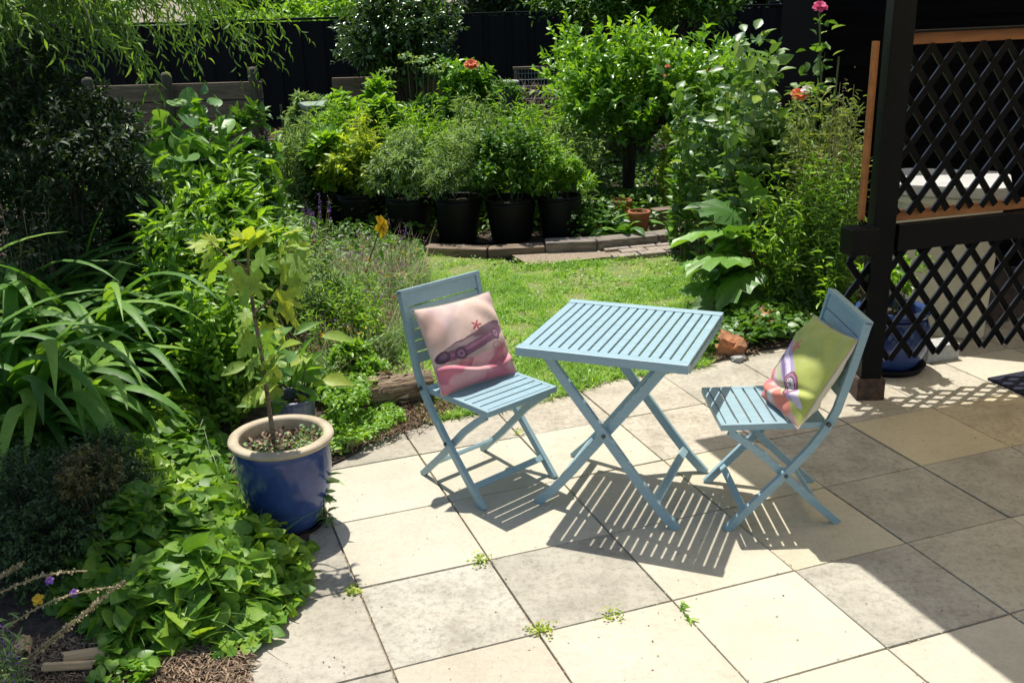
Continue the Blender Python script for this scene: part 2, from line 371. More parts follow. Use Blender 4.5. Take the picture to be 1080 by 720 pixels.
def bush(uL, uR, vt, D, name, label, cat, T, ll, wr, mat, depth=None, vb=None, **kw):
    c = Y((uL+uR)/2, vt+20, D); a = Y(uL, vt+40, D); b_ = Y(uR, vt+40, D); h = Y((uL+uR)/2, vt, D)[2]
    rx = abs(b_[0]-a[0])/2
    if vb is not None: kw['z0'] = max(0, Y((uL+uR)/2, vb, D)[2])
    return shrub(name, label, cat, (c[0], D), h, rx, depth or rx*.8, T, ll, wr, mat, **kw)
def ribbons(name, base, az_, el0, bend, L, W, mat, parent=None, S=9, fold=.25, var=None, taper=1.0, twist=0.0):
    base = np.asarray(base, float); N = len(base); t = np.linspace(0, 1, S)
    el = el0[:, None]-bend[:, None]*t[None]**1.4
    ds = L[:, None]/(S-1)
    hx = np.cumsum(np.cos(el)*ds, 1)-np.cos(el[:, :1])*ds; hz = np.cumsum(np.sin(el)*ds, 1)-np.sin(el[:, :1])*ds
    azz = az_[:, None]+twist*t[None]*rng.normal(size=(N, 1))
    P = base[:, None]+np.stack([np.cos(azz)*hx, np.sin(azz)*hx, hz], -1)
    side = np.stack([-np.sin(azz), np.cos(azz), np.zeros_like(azz)], -1)
    tan = np.stack([np.cos(azz)*np.cos(el), np.sin(azz)*np.cos(el), np.sin(el)], -1); nn = np.cross(tan, side)*-1
    wprof = np.minimum(1, .55+1.6*t)*(1-t**2.2)**.8*taper; wprof[-1] = .02
    w_ = W[:, None, None]*wprof[None, :, None]*.5
    Vv = np.stack([P-side*w_-nn*w_*fold*-1, P, P+side*w_+nn*w_*fold], 2)
    idx = np.arange(N*S*3).reshape(N, S, 3)
    Q = np.concatenate([np.stack([idx[:, :-1, j], idx[:, :-1, j+1], idx[:, 1:, j+1], idx[:, 1:, j]], -1).reshape(-1, 4) for j in (0, 1)])
    var = rng.random(N) if var is None else var
    return bulk(name, Vv.reshape(-1, 3), Q, np.full(len(Q), 4), mat, parent, var=np.repeat(var, S*3), smooth=True)
def inpoly(P, poly):
    x, y = P[:, 0], P[:, 1]; c = np.zeros(len(P), bool); n_ = len(poly)
    for i in range(n_):
        x1, y1 = poly[i][:2]; x2, y2 = poly[(i+1) % n_][:2]
        k = ((y1 > y) != (y2 > y)) & (x < (x2-x1)*(y-y1)/(y2-y1+1e-12)+x1); c ^= k
    return c
def scatter(poly, n_):
    poly = np.array([p[:2] for p in poly]); lo = poly.min(0); hi = poly.max(0); out = []; k = 0
    while k < n_:
        q = rng.uniform(lo, hi, (n_*2, 2)); q = q[inpoly(q, poly)]; out.append(q); k += len(q)
    return np.concatenate(out)[:n_]
def vnoise(x, y, s, seed=0):
    return (np.sin(x*s+1.3*seed+np.sin(y*s*.7+seed)*1.5)+np.sin(y*s*1.1+2.1*seed+np.sin(x*s*.8)*1.4))*.25+.5
def cover(name, label, cat, poly, n_, T, ll, wr, mat, hf, kind='stuff', tilt=.5, lift=.6, parent=None, var=None):
    q = scatter(poly, n_); h = hf(q[:, 0], q[:, 1])*(1-lift*rng.random(n_)**2.2)
    P = np.c_[q, h]; N = nrm(UPV+rng.normal(size=(n_, 3))*tilt); D = nrm(np.c_[rng.normal(size=(n_, 2)), rng.normal(size=n_)*.25-.1])
    L = ll*rng.uniform(.55, 1.22, n_)**1.7
    v = .5*rng.random(n_)+.4*vnoise(q[:, 0], q[:, 1], 7)+.1 if var is None else var
    o = leaves(name, T, P, D, N, L, L*wr, mat, parent, v, smooth=len(T[0]) > 12)
    return props(o, label, cat, kind=kind) if parent is None else o
def sheet(name, poly, z, mat, kind='structure', edge=.0, n_=1):
    pts = []
    poly = [np.array(p[:2], float) for p in poly]
    for i, p in enumerate(poly):
        q = poly[(i+1) % len(poly)]; k = max(1, int(np.linalg.norm(q-p)/.08)) if edge else 1
        for j in range(k): pts.append(p+(q-p)*j/k+(rng.normal(size=2)*edge if edge else 0))
    me = bpy.data.meshes.new(name); me.from_pydata([(p[0], p[1], z) for p in pts], [], [list(range(len(pts)))]); me.update()
    if me.polygons[0].normal.z < 0: me.flip_normals()
    return props(link(name, me, mat), kind=kind)
def flower(parent, loc, r, mat, n_=7, name='flower', normal=(0, -.6, .8), layers=2, label=None, cmat=None):
    P, D, L = [], [], []
    nn = nrm(np.array(normal, float)[None])[0]; e1 = nrm(np.cross(nn, [0, 0, 1.01])[None])[0]; e2 = np.cross(nn, e1)
    for l in range(layers):
        for i in range(n_):
            a = (i+.5*l)/n_*2*math.pi+rng.normal()*.1; P.append(loc); D.append(e1*math.cos(a)+e2*math.sin(a)+nn*(.15+.7*l)); L.append(r*(1-.25*l))
    P = np.array(P, float); N = np.broadcast_to(nn, P.shape)
    o = leaves(name, T_obov, P, np.array(D), N+rng.normal(size=P.shape)*.05, np.array(L), np.array(L)*.8, mat, parent)
    if label: o['label'] = label
    return o

# ================================================================== SETTING
U = .48; A0 = .3442
O2 = np.array([-1.83224, 8.27189])*U; DI = np.array([math.cos(A0), math.sin(A0)])*U; DJ = np.array([math.sin(A0), -math.cos(A0)])*U
def slab(i, j): return O2+DI*i+DJ*j
sheet('ground', [(-60, -8), (60, -8), (60, 90), (-60, 90)], -.06, M_soil)
# paving: separate slabs with open joints over a sand bed
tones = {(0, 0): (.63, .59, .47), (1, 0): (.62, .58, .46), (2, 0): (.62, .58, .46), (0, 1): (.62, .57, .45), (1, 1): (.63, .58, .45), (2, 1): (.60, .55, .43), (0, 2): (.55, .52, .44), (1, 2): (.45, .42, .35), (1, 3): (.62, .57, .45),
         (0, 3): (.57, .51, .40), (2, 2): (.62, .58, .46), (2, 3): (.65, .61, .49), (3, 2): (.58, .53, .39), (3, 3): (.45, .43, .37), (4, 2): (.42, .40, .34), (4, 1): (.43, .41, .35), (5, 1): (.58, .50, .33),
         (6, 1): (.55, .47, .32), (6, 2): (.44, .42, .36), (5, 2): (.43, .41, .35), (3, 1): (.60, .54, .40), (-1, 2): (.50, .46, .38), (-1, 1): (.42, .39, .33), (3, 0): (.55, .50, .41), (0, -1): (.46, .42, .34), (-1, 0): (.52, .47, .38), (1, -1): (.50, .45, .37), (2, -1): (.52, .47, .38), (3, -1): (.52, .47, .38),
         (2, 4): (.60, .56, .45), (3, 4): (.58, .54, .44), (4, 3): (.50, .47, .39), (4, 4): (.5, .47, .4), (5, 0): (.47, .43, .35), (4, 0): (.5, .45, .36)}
V, F, T3 = [], [], []
for i in range(-2, 12):
    for j in range(-3, 12):
        g = .0030; t = tones.get((i, j)); dz = rng.uniform(-.0015, .0015)
        if t is None:
            k = rng.random(); t = tuple(np.array((.60, .56, .45))*(1-k)+np.array((.45, .42, .35))*k)
        c4 = []
        for a, b_ in ((0, 0), (1, 0), (1, 1), (0, 1)):
            p = slab(i+a, j+b_); s = DI/U*(g if a == 0 else -g)+DJ/U*(g if b_ == 0 else -g); c4.append(p+s+rng.normal(size=2)*.0008)
        cc = np.mean(c4, 0); o = len(V)
        bv = .0015
        for z, k in ((-.045, 0), (dz-.003, 0), (dz, bv)):
            for p in c4:
                q = p+(cc-p)/np.linalg.norm(cc-p)*k*1.4; V.append((q[0], q[1], z))
        for l in (0, 4):
            for e in range(4): F.append([o+l+e, o+l+4+e, o+l+4+(e+1) % 4, o+l+(e+1) % 4])
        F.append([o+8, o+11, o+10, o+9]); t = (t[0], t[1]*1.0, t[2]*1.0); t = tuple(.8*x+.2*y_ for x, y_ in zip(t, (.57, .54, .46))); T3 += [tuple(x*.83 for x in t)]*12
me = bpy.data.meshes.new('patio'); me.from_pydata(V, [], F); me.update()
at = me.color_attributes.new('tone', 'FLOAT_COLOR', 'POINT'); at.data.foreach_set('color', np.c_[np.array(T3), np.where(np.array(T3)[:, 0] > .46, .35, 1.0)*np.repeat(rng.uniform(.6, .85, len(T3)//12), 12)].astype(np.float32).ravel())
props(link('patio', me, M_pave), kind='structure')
sheet('patio_base', [slab(-2.1, -3.1), slab(12, -3.1), slab(12, 12), slab(-2.1, 12)], -.012, M_joint)

def g2(u, v): return G(u, v)[:2]
lawn_poly = [g2(590, 417), g2(640, 401), g2(700, 392), g2(748, 384), g2(790, 340), g2(780, 295), g2(755, 268), g2(640, 276), g2(560, 280), g2(430, 268), g2(380, 300), g2(370, 380), g2(450, 447), g2(520, 432)]
bedL = [g2(262, 722), g2(268, 690), g2(302, 640), g2(322, 590), g2(330, 545), g2(350, 492), g2(398, 463), g2(440, 449), g2(455, 440), g2(400, 330), g2(440, 268), g2(470, 252), g2(470, 200), (-1.5, 16), (-12, 16), (-12, 2.3), (-1.6, 2.3)]
bedR = [g2(745, 384), g2(800, 372), g2(842, 364), g2(880, 361), (2.6, 5.6), (7, 7.5), (7, 16), (-1.6, 16), g2(470, 200), g2(470, 256), g2(620, 262), g2(745, 250), g2(760, 300)]
sheet('soil_bed', bedL, .012, M_soil, edge=.012)
sheet('soil_bed', bedR, .016, M_soil, edge=.012)
M_turf = plain('turf_soil', (.11, .17, .035), (.20, .19, .08), rough=.95, scale=6, bs=.6, bd=.01)
sheet('lawn', lawn_poly, .008, M_turf, edge=.015)
sheet('brick_path', [g2(560, 283), g2(640, 274), g2(745, 270), g2(758, 258), g2(700, 262), g2(620, 268), g2(540, 272)], .022, M_joint, edge=0)
# bricks of the path
mb = MB(); p0 = g2(628, 274); dd = nrm((g2(752, 263)-p0)[None])[0]; nn2 = np.array([-dd[1], dd[0]])
for a in range(1, 12):
    for r in range(4):
        cpt = p0+dd*(a*.215+(r % 2)*.1)+nn2*(r*.108-.06)
        mb.box((*cpt, .015+rng.uniform(-.004, .004)), (.2, .098, .05), rz=math.atan2(dd[1], dd[0])+rng.normal()*.02)
pp = mb.build('brick_path', M_brickpath, bevel=.004); props(pp, kind='structure')

# lawn grass and clover
def fbn(x, y): return .5+(vnoise(x, y, 4.3, 1)-.5)*.8+(vnoise(x+y, y-x, 11, 4)-.5)*.7+(vnoise(x-.5*y, y, 27, 9)-.5)*.5
q = scatter(lawn_poly, 85000)
pat = np.clip(fbn(q[:, 0], q[:, 1]), 0, 1)
keep = rng.random(len(q)) < np.clip(.25+1.4*(pat-.15), .12, 1); q = q[keep]; pat = pat[keep]; n_ = len(q)
gr = ribbons('grass', np.c_[q, np.full(n_, .005)], rng.uniform(0, 6.28, n_), rng.uniform(.7, 1.5, n_), rng.uniform(.2, 1.5, n_), rng.uniform(.02, .05, n_)*(.6+.9*pat), rng.uniform(.003, .005, n_), L_grass, S=4,
             var=np.clip(.6*rng.random(n_)+.7*(1-pat)-.1, 0, 1))
props(gr, 'short sunny lawn grass behind the bistro table', 'grass', kind='stuff')
q = scatter(lawn_poly, 9000); q = q[vnoise(q[:, 0], q[:, 1], 9, 2) > .45]; n_ = len(q)
o = leaves('clover', T_small, np.c_[q, rng.uniform(.015, .045, n_)], np.c_[rng.normal(size=(n_, 2)), np.zeros(n_)], nrm(UPV+rng.normal(size=(n_, 3))*.4), rng.uniform(.012, .028, n_), rng.uniform(.012, .026, n_), L_bright)
props(o, 'low clover and weeds growing among the lawn grass', 'clover', kind='stuff')
q = scatter(lawn_poly, 500); n_ = len(q)
o = leaves('clover_flower', T_small, np.c_[q, rng.uniform(.03, .05, n_)], rdir(n_), nrm(UPV+rng.normal(size=(n_, 3))*.6), .010, .010, F_white)
props(o, 'tiny white clover flowers dotted over the lawn', 'clover flowers', kind='stuff')
# lawn fringe over the paving edge
edge = [g2(455, 444), g2(520, 432), g2(590, 417), g2(640, 401), g2(700, 392), g2(748, 384)]
pts = np.concatenate([np.linspace(edge[i], edge[i+1], 260) for i in range(len(edge)-1)]); pts += rng.normal(size=pts.shape)*.014; n_ = len(pts)
props(ribbons('grass_fringe', np.c_[pts, np.full(n_, .005)], rng.uniform(0, 6.28, n_), rng.uniform(.5, 1.3, n_), rng.uniform(.4, 1.6, n_), rng.uniform(.03, .07, n_), rng.uniform(.004, .006, n_), L_grass, S=4), 'ragged grass fringe along the edge of the paving', 'grass', kind='stuff')

# ================================================================== BISTRO SET
cT = np.array([.434, 3.752]); thT = R(-22.5)
tab = thing('bistro_table', 'square pale blue slatted folding table standing between the two chairs', 'table', (*cT, 0), thT)
mb = MB(); W2, zt = .324, .685
for sgn in (-1, 1): mb.box((0, sgn*(W2-.022), zt-.014), (2*W2, .044, .034))
nb = 17; pitch = 2*W2/nb
for k in range(nb): mb.box((-W2+pitch*(k+.5), 0, zt-.006), (pitch-.0078 if 0 < k < nb-1 else pitch-.006, 2*W2-.088, .012))
for s in (-.2, .2): mb.box((s, 0, zt-.024), (.03, 2*W2-.09, .014))
mb.build('tabletop', M_paint, tab, bevel=.0018)
for sgn in (-1, 1): MB().box((sgn*(W2-.006), 0, zt-.03), (.012, 2*W2-.09, .026)).build('apron', M_paint, tab, bevel=.001)
outer = [(-.235, .655), (-.15, .54), (-.03, .385), (.06, .27), (.14, .165), (.215, .075), (.288, .0)]
inner = [(-a, b_) for a, b_ in outer]
for l in (-.252, .252): MB().sweep(outer, l, .036, .020).build('leg', M_paint, tab, bevel=.002)
for l in (-.224, .224): MB().sweep(inner, l, .036, .020).build('leg', M_paint, tab, bevel=.002)
MB().box((.20, 0, .098), (.032, .484, .016), M=Matrix.Rotation(.8, 3, 'Y')).build('stretcher', M_paint, tab, bevel=.002)
MB().box((-.205, 0, .092), (.032, .428, .016), M=Matrix.Rotation(-.8, 3, 'Y')).build('stretcher', M_paint, tab, bevel=.002)
MB().box((.065, 0, .425), (.032, .428, .016), M=Matrix.Rotation(.9, 3, 'Y')).build('stretcher', M_paint, tab, bevel=.002)
for l in (-.266, .266):
    MB().box((.0, l, .346), (.014, .012, .014), M=Matrix.Rotation(.785, 3, 'Y')).build('bolt', M_bolt, tab, bevel=.003)

def make_chair():
    r = thing('folding_chair', '', 'chair')
    ol = [(-.250, .808), (-.205, .62), (-.165, .475), (-.130, .40), (-.075, .32), (.0, .232), (.09, .135), (.16, .06), (.215, .0)]
    il = [(.214, .390), (.16, .352), (.08, .287), (.0, .207), (-.08, .125), (-.15, .060), (-.215, .0)]
    for s in (-1, 1):
        MB().sweep(ol, s*.197, .030, .021).build('leg', M_paint, r, bevel=.002)
        MB().sweep(il, s*.168, .028, .019).build('leg', M_paint, r, bevel=.002)
    mb = MB(); zs = .425
    for s in (-1, 1): mb.box((.052, s*.1775, zs-.012), (.392, .017, .024))
    mb.box((.239, 0, zs-.012), (.019, .338, .024))
    n_ = 8; x0, x1 = -.143, .2285; p = (x1-x0)/n_
    for k in range(n_): mb.box((x0+p*(k+.5), 0, zs-.007), (p-.0075, .3375, .0125))
    mb.build('seat', M_paint, r, bevel=.0015)
    # back: wide top board, five slats between the uprights
    bk = MB(); a0 = np.array([-.250, .808]); a1 = np.array([-.165, .475]); dn = (a1-a0)/np.linalg.norm(a1-a0); ang = math.atan2(dn[0], -dn[1])
    Rm = Matrix.Rotation(-ang, 3, 'Y')
    def bd(d0, d1, wd, th, off=.0):
        c = a0+dn*(d0+d1)/2; bk.box((c[0]+off, 0, c[1]), (th, wd, d1-d0), M=Rm)
    bd(-.004, .012, .415, .032)
    bd(.0125, .066, .372, .016)
    y = .0725
    for k in range(5): bd(y, y+.040, .372, .014); y += .0465
    bk.build('backrest', M_paint, r, bevel=.0015)
    MB().box((.150, 0, .075), (.026, .373, .014), M=Matrix.Rotation(.8, 3, 'Y')).build('stretcher', M_paint, r, bevel=.0015)
    MB().box((-.135, 0, .075), (.026, .317, .014), M=Matrix.Rotation(-.8, 3, 'Y')).build('stretcher', M_paint, r, bevel=.0015)
    for s in (-1, 1):
        MB().box((.006, s*.2115, .222), (.013, .008, .013), M=Matrix.Rotation(.785, 3, 'Y')).build('bolt', M_bolt, r, bevel=.002)
        MB().box((-.135, s*.2115, .425), (.016, .012, .016), M=Matrix.Rotation(.785, 3, 'Y')).build('bolt', M_bolt, r, bevel=.002)
        MB().box((.205, s*.170, .398), (.022, .026, .030)).build('hinge_bracket', M_paint, r, bevel=.002)
    return r
ch1 = make_chair(); ch1['group'] = 'folding chairs at the bistro table'
ch2 = ch1.copy(); C.objects.link(ch2)
for c_ in list(ch1.children):
    d = c_.copy(); C.objects.link(d); d.parent = ch2
cL = (-.128, 3.895); thL = R(-48.0)
ch1.location = (*cL, 0); ch1.rotation_euler = (0, 0, thL); ch1['label'] = 'pale blue folding chair nearest the log, holding the pink cushion'
cR = (.998, 3.593); thR = R(180.5)
ch2.location = (*cR, 0); ch2.rotation_euler = (0, 0, thR); ch2['label'] = 'pale blue folding chair beside the pergola post, holding the green cushion'

# cushions: printed cover, colour painted per vertex
def sm(x, a, b_): t = np.clip((x-a)/(b_-a), 0, 1); return t*t*(3-2*t)
def ell(u, v, cx, cy_, rx, ry, rot=0, soft=.12):
    c, s = math.cos(rot), math.sin(rot); x = (u-cx)*c+(v-cy_)*s; y = -(u-cx)*s+(v-cy_)*c
    return 1-sm((x/rx)**2+(y/ry)**2, 1-soft, 1+soft)
def lay(col, m_, c): return col*(1-m_[..., None])+np.array(c)*m_[..., None]
def fb(u, v, s, seed):
    return (vnoise(u, v, s, seed)+.5*vnoise(u, v, s*2.3, seed+3)+.25*vnoise(u, v, s*5, seed+7))/1.75
def paint_pink(u, v):
    col = np.ones(u.shape+(3,))*np.array((.66, .47, .38))
    col = lay(col, sm(fb(u, v, 6, 1), .45, .75)*.6, (.70, .52, .46)); col = lay(col, sm(fb(u, v, 9, 5), .5, .8)*.45*(v > .5), (.46, .33, .36))
    col = lay(col, ell(u, v, .10, .72, .10, .22, 0, .9)*.5, (.50, .26, .18))
    g = 1-sm(v-.12*u+.03*np.sin(u*7)+.05*fb(u, v, 10, 2), .32, .40); col = lay(col, g, (.52, .15, .20))
    col = lay(col, g*sm(fb(u, v, 8, 9), .42, .6)*.7, (.68, .40, .38)); col = lay(col, (1-sm(v, .0, .12))*.6, (.55, .12, .17))
    # long low car, nose to the left
    col = lay(col, ell(u, v, .54, .36, .42, .055, .16)*.7, (.36, .33, .28))
    body = ell(u, v, .50, .47, .47, .105, .20); col = lay(col, body, (.17, .07, .12))
    col = lay(col, ell(u, v, .47, .515, .36, .030, .20), (.30, .22, .21))
    col = lay(col, ell(u, v, .72, .585, .22, .050, .20), (.16, .085, .11))
    col = lay(col, ell(u, v, .50, .445, .34, .020, .20)*.7, (.33, .14, .22))
    col = lay(col, ell(u, v, .10, .395, .085, .065, .1), (.065, .035, .06)); col = lay(col, ell(u, v, .10, .40, .05, .035, .1)*.6, (.16, .09, .14))
    for cx, cy_, r_ in ((.30, .385, .072), (.82, .50, .062)):
        col = lay(col, ell(u, v, cx, cy_, r_, r_*1.05), (.10, .05, .085)); col = lay(col, ell(u, v, cx, cy_, r_*.62, r_*.65), (.30, .15, .23)); col = lay(col, ell(u, v, cx, cy_, r_*.25, r_*.25), (.12, .06, .10))
    for cx, cy_ in ((.34, .26), (.80, .36)):
        col = lay(col, (ell(u, v, cx, cy_, .085, .06)-ell(u, v, cx, cy_, .055, .035))*.6, (.38, .10, .16))
    # red star bloom on the boot
    th = np.arctan2(v-.655, u-.60); rr = np.hypot(u-.60, v-.655); col = lay(col, 1-sm(rr/(.045+.028*np.cos(5*th+.6)), .85, 1.1), (.38, .05, .07))
    for du in (.50, .53, .56): col = lay(col, ell(u, v, du, .59, .005, .035)*.8, (.35, .10, .12))
    return col
def paint_green(u, v):
    col = np.ones(u.shape+(3,))*np.array((.36, .40, .085))
    col = lay(col, sm(fb(u, v, 6, 2), .45, .8)*.45, (.46, .48, .16))
    dg = v-.50+.62*(u-.5)
    low = 1-sm(dg+.04*np.sin(u*9), -.20, -.12)
    col = lay(col, low, (.62, .50, .47)); col = lay(col, low*sm(fb(u, v, 7, 6), .40, .6), (.62, .17, .13))
    col = lay(col, ell(u, v, .62, .10, .20, .12, 0, .6), (.62, .16, .10)); col = lay(col, ell(u, v, .08, .22, .14, .16, 0, .6)*.9, (.55, .13, .16))
    body = ell(u, v, .34, .46, .56, .13, -.50); col = lay(col, body, (.36, .27, .44)); col = lay(col, ell(u, v, .30, .53, .48, .035, -.50), (.60, .55, .66))
    col = lay(col, ell(u, v, .34, .42, .45, .025, -.5), (.16, .10, .22)); col = lay(col, ell(u, v, .32, .34, .36, .03, -.5), (.42, .48, .22))
    col = lay(col, ell(u, v, .84, .235, .14, .045, -.50), (.52, .46, .56))
    for r_, c in ((.125, (.20, .05, .10)), (.098, (.42, .22, .30)), (.082, (.16, .06, .12)), (.062, (.62, .60, .60)), (.022, (.25, .15, .18))):
        col = lay(col, ell(u, v, .66, .30, r_, r_), c)
    th = np.arctan2(v-.30, u-.66); rr = np.hypot(u-.66, v-.30); col = lay(col, ((np.cos(th*8) > .5)&(rr < .055)&(rr > .02))*1.0, (.28, .18, .22))
    th = np.arctan2(v-.66, u-.36); rr = np.hypot(u-.36, v-.66); col = lay(col, 1-sm(rr/(.055+.03*np.cos(5*th)), .85, 1.1), (.55, .12, .12))
    col = lay(col, ell(u, v, .12, .60, .09, .10)*.8, (.42, .16, .34))
    return col
M_cloth, n, b = newmat('printed_cotton')
a = n.nodes.new('ShaderNodeAttribute'); a.attribute_name = 'print'; n.links.new(a.outputs['Color'], b.inputs['Base Color']); b.inputs['Roughness'].default_value = .9
b.inputs['Sheen Weight'].default_value = .15
bump(n, b, noise(n, 600, 2), .3, .0008)
M_piping = plain('piping_cloth', (.52, .42, .36), rough=.9, bs=0)
def cushion(label, paint, back, Wd, Hh, th, seed, loc, rz, lean, roll=0.0, group='printed cushions on the chairs'):
    n_ = 200; u, v = np.meshgrid(np.linspace(0, 1, n_), np.linspace(0, 1, n_), indexing='xy')
    a, c = u*2-1, v*2-1
    prof_ = (np.clip(1-np.abs(a)**2.6, 0, 1)*np.clip(1-np.abs(c)**2.6, 0, 1))**.55
    px = a*(1-.05*(1-c*c)*np.abs(a)**.5*1.0)*Wd/2; pz = c*(1-.055*(1-a*a))*Hh/2
    # corners pulled out, folds running in from them
    fold = .008*np.sin(16*(u+v)+seed)*np.exp(-((a*c-.55)/.35)**2)+.007*np.sin(14*(u-v)+seed*2)*np.exp(-((a*c+.5)/.35)**2)
    slump = .015*np.exp(-((c+.62+.18*np.sin(2.2*a+seed))/.10)**2)-.012*np.exp(-((c+.45+.15*np.sin(2*a+seed))/.08)**2)+.006*np.sin(9*v+3*u*u+seed)*sm(-c, -.1, .8)
    V, cols = [], []
    pc = paint(u+.030*(fb(u, v, 11, seed)-.5)+.012*(fb(u, v, 31, seed+2)-.5), v+.030*(fb(v, u, 10, seed+4)-.5)+.012*(fb(v, u, 33, seed+5)-.5)); pc = pc*(.90+.2*fb(u, v, 24, 3+seed))[..., None]
    for side in (1, -1):
        y = side*(th/2*prof_+(fold+slump)*prof_**.5*(1 if side == 1 else .5))
        V.append(np.stack([y, px, pz+Hh/2], -1).reshape(-1, 3)); cc = pc if side == 1 else np.ones_like(pc)*np.array(back)
        cols.append(cc.reshape(-1, 3))
    idx = np.arange(n_*n_).reshape(n_, n_)
    Q = np.stack([idx[:-1, :-1], idx[:-1, 1:], idx[1:, 1:], idx[1:, :-1]], -1).reshape(-1, 4)
    Vv = np.concatenate(V); Q2 = np.concatenate([Q, Q[:, ::-1]+n_*n_])
    o = bulk('cushion', Vv, Q2, np.full(len(Q2), 4), M_cloth, smooth=True)
    at = o.data.color_attributes.new('print', 'FLOAT_COLOR', 'POINT'); cc = np.concatenate(cols); at.data.foreach_set('color', np.c_[cc, np.ones(len(cc))].astype(np.float32).ravel())
    o.matrix_world = Matrix.Translation(loc)@Matrix.Rotation(rz, 4, 'Z')@Matrix.Rotation(-lean, 4, 'Y')@Matrix.Rotation(roll, 4, 'X')
    e = np.linspace(-1, 1, 60)[:-1]; ring = np.concatenate([np.c_[e, -np.ones(59)], np.c_[np.ones(59), e], np.c_[-e, np.ones(59)], np.c_[-np.ones(59), -e], [[-1, -1]]])
    a, c = ring[:, 0], ring[:, 1]; rp_ = np.c_[np.zeros(len(a)), a*(1-.05*(1-c*c)*np.abs(a)**.5)*Wd/2, c*(1-.055*(1-a*a))*Hh/2+Hh/2]
    pm = tubes('piping', rp_[None], .0028, M_piping, o, 6)
    return props(o, label, 'cushion', group)
def loc_in(c, th, s, l, z):
    return Vector((c[0]+math.cos(th)*s-math.sin(th)*l, c[1]+math.sin(th)*s+math.cos(th)*l, z))
cushion('square cushion with pink ground and a purple car print, propped on the left-hand chair', paint_pink, (.60, .56, .44), .395, .362, .115, 1.0, Vector((-.133, 3.878, .425)), thL-R(1), R(28), R(-1))
cushion('square lime green cushion with a lavender car wheel, propped on the right-hand chair', paint_green, (.62, .58, .44), .365, .375, .13, 2.3, Vector((.985, 3.505, .425)), thR+R(5), R(33), R(4))

# ================================================================== PERGOLA AND TRELLIS (right)
pb = np.array([1.735, 4.66])
perg = thing('pergola', 'black timber pergola with translucent roof over the right of the patio', 'pergola', (*pb, 0))
def rel(p): return np.array(p[:2])-pb
mb = MB(); mb.box((0, 0, 1.2), (.10, .10, 2.24)); mb.build('post', M_black, perg, bevel=.004)
mb = MB(); mb.box((0, 0, .055), (.135, .135, .11)); mb.build('post_base', plain('rusted_iron_shoe', (.09, .05, .03), (.02, .016, .014), rough=.9, scale=30), perg, bevel=.006)
sx = np.array([.140, -.38])
zr = 2.36
rc = np.array([.812, 4.18])-sx*zr; ei = DI/U; ej = DJ/U
def quad(o, a, b_, w_, h_): return [o, o+a*w_, o+a*w_+b_*h_, o+b_*h_]
bq = [p_-sx*zr for p_ in (np.array([.812, 4.18]), np.array([1.531, 4.384]), np.array([5.0, 5.02]))]
sh = MB(); sh.prism([tuple(rel(p)) for p in (bq[0]+ei*.02, bq[1], bq[2], bq[2]+ej*4.9, bq[0]+ej*4.8+ei*.02)], zr, zr+.006); sh.build('roof_sheet', M_sheet, perg)
mb = MB(); mb.prism([tuple(rel(p)) for p in quad(rc, ei, ej, .27, 4.8)], zr-.05, zr-.002); mb.build('fascia_board', M_black, perg)
mb = MB(); mb.prism([tuple(rel(p)) for p in (bq[0]+ei*.275+ej*.0, bq[1], bq[2], bq[2]+ej*.06, bq[1]+ej*.06, bq[0]+ei*.275+ej*.06)], zr-.05, zr-.002); mb.build('fascia_board', M_black, perg)
for k in range(1, 5):
    o = rc+ei*(.2+k*.82)+ej*.55; MB().prism([tuple(rel(p)) for p in quad(o, ei, ej, .05, 4.4)], zr-.08, zr-.006).build('rafter', M_black, perg)
# trellis screen, running right from the post
AT = R(16)
tre = thing('trellis_screen', 'black diagonal lattice screen with raw timber rails beside the post', 'screen', (*pb, 0), AT)
def lattice(x0, x1, z0, z1, name):
    mb = MB(); ang = R(52); sp = .136; wd = .032; th = .009
    for li, s in enumerate((1, -1)):
        d = np.array([math.cos(ang), s*math.sin(ang)]); nv = np.array([-d[1], d[0]])
        cs = [np.dot(nv, (x, z)) for x in (x0, x1) for z in (z0, z1)]
        k = math.floor(min(cs)/(sp*math.sin(ang)))
        while k*sp*math.sin(ang) < max(cs):
            c = k*sp*math.sin(ang)+.02*s; k += 1
            t0, t1 = -99, 99
            for ax, lo, hi in ((0, x0, x1), (1, z0, z1)):
                a, b_ = (lo-nv[ax]*c)/d[ax], (hi-nv[ax]*c)/d[ax]; t0 = max(t0, min(a, b_)); t1 = min(t1, max(a, b_))
            if t1-t0 < .03: continue
            p = nv*c+d*t0; q = nv*c+d*t1; y = (-.0050 if li == 0 else .0050); w2 = nv*wd/2
            V = [(P_[0]+e*w2[0], y+f_*th/2, P_[1]+e*w2[1]) for P_ in (p, q) for e in (-1, 1) for f_ in (-1, 1)]
            mb.add(V, [[0, 1, 3, 2], [4, 6, 7, 5], [0, 4, 5, 1], [2, 3, 7, 6], [0, 2, 6, 4], [1, 5, 7, 3]])
    o_ = mb.build(name, [M_lattice, M_edge_gloss], tre)
    o_.data.polygons.foreach_set('material_index', [1 if i % 6 in (2, 3) else 0 for i in range(len(o_.data.polygons))]); return o_
lattice(.055, 2.6, .90, 1.655, 'lattice_panel'); lattice(-.16, 2.6, .175, .735, 'lattice_panel')
for nm, z, h, yy, d_, mt_, x0 in (('top_rail', 1.683, .05, .045, .02, M_cedar, .052), ('rail', .885, .05, .035, .02, M_cedar, .052)):
    mb = MB(); mb.box(((x0+2.6)/2, yy, z), (2.6-x0, d_, h)); mb.build(nm, mt_, tre, bevel=.002)
mb = MB(); mb.box((1.33, .02, 1.715), (2.56, .07, .010)); mb.build('top_cap', M_black, tre, bevel=.002)
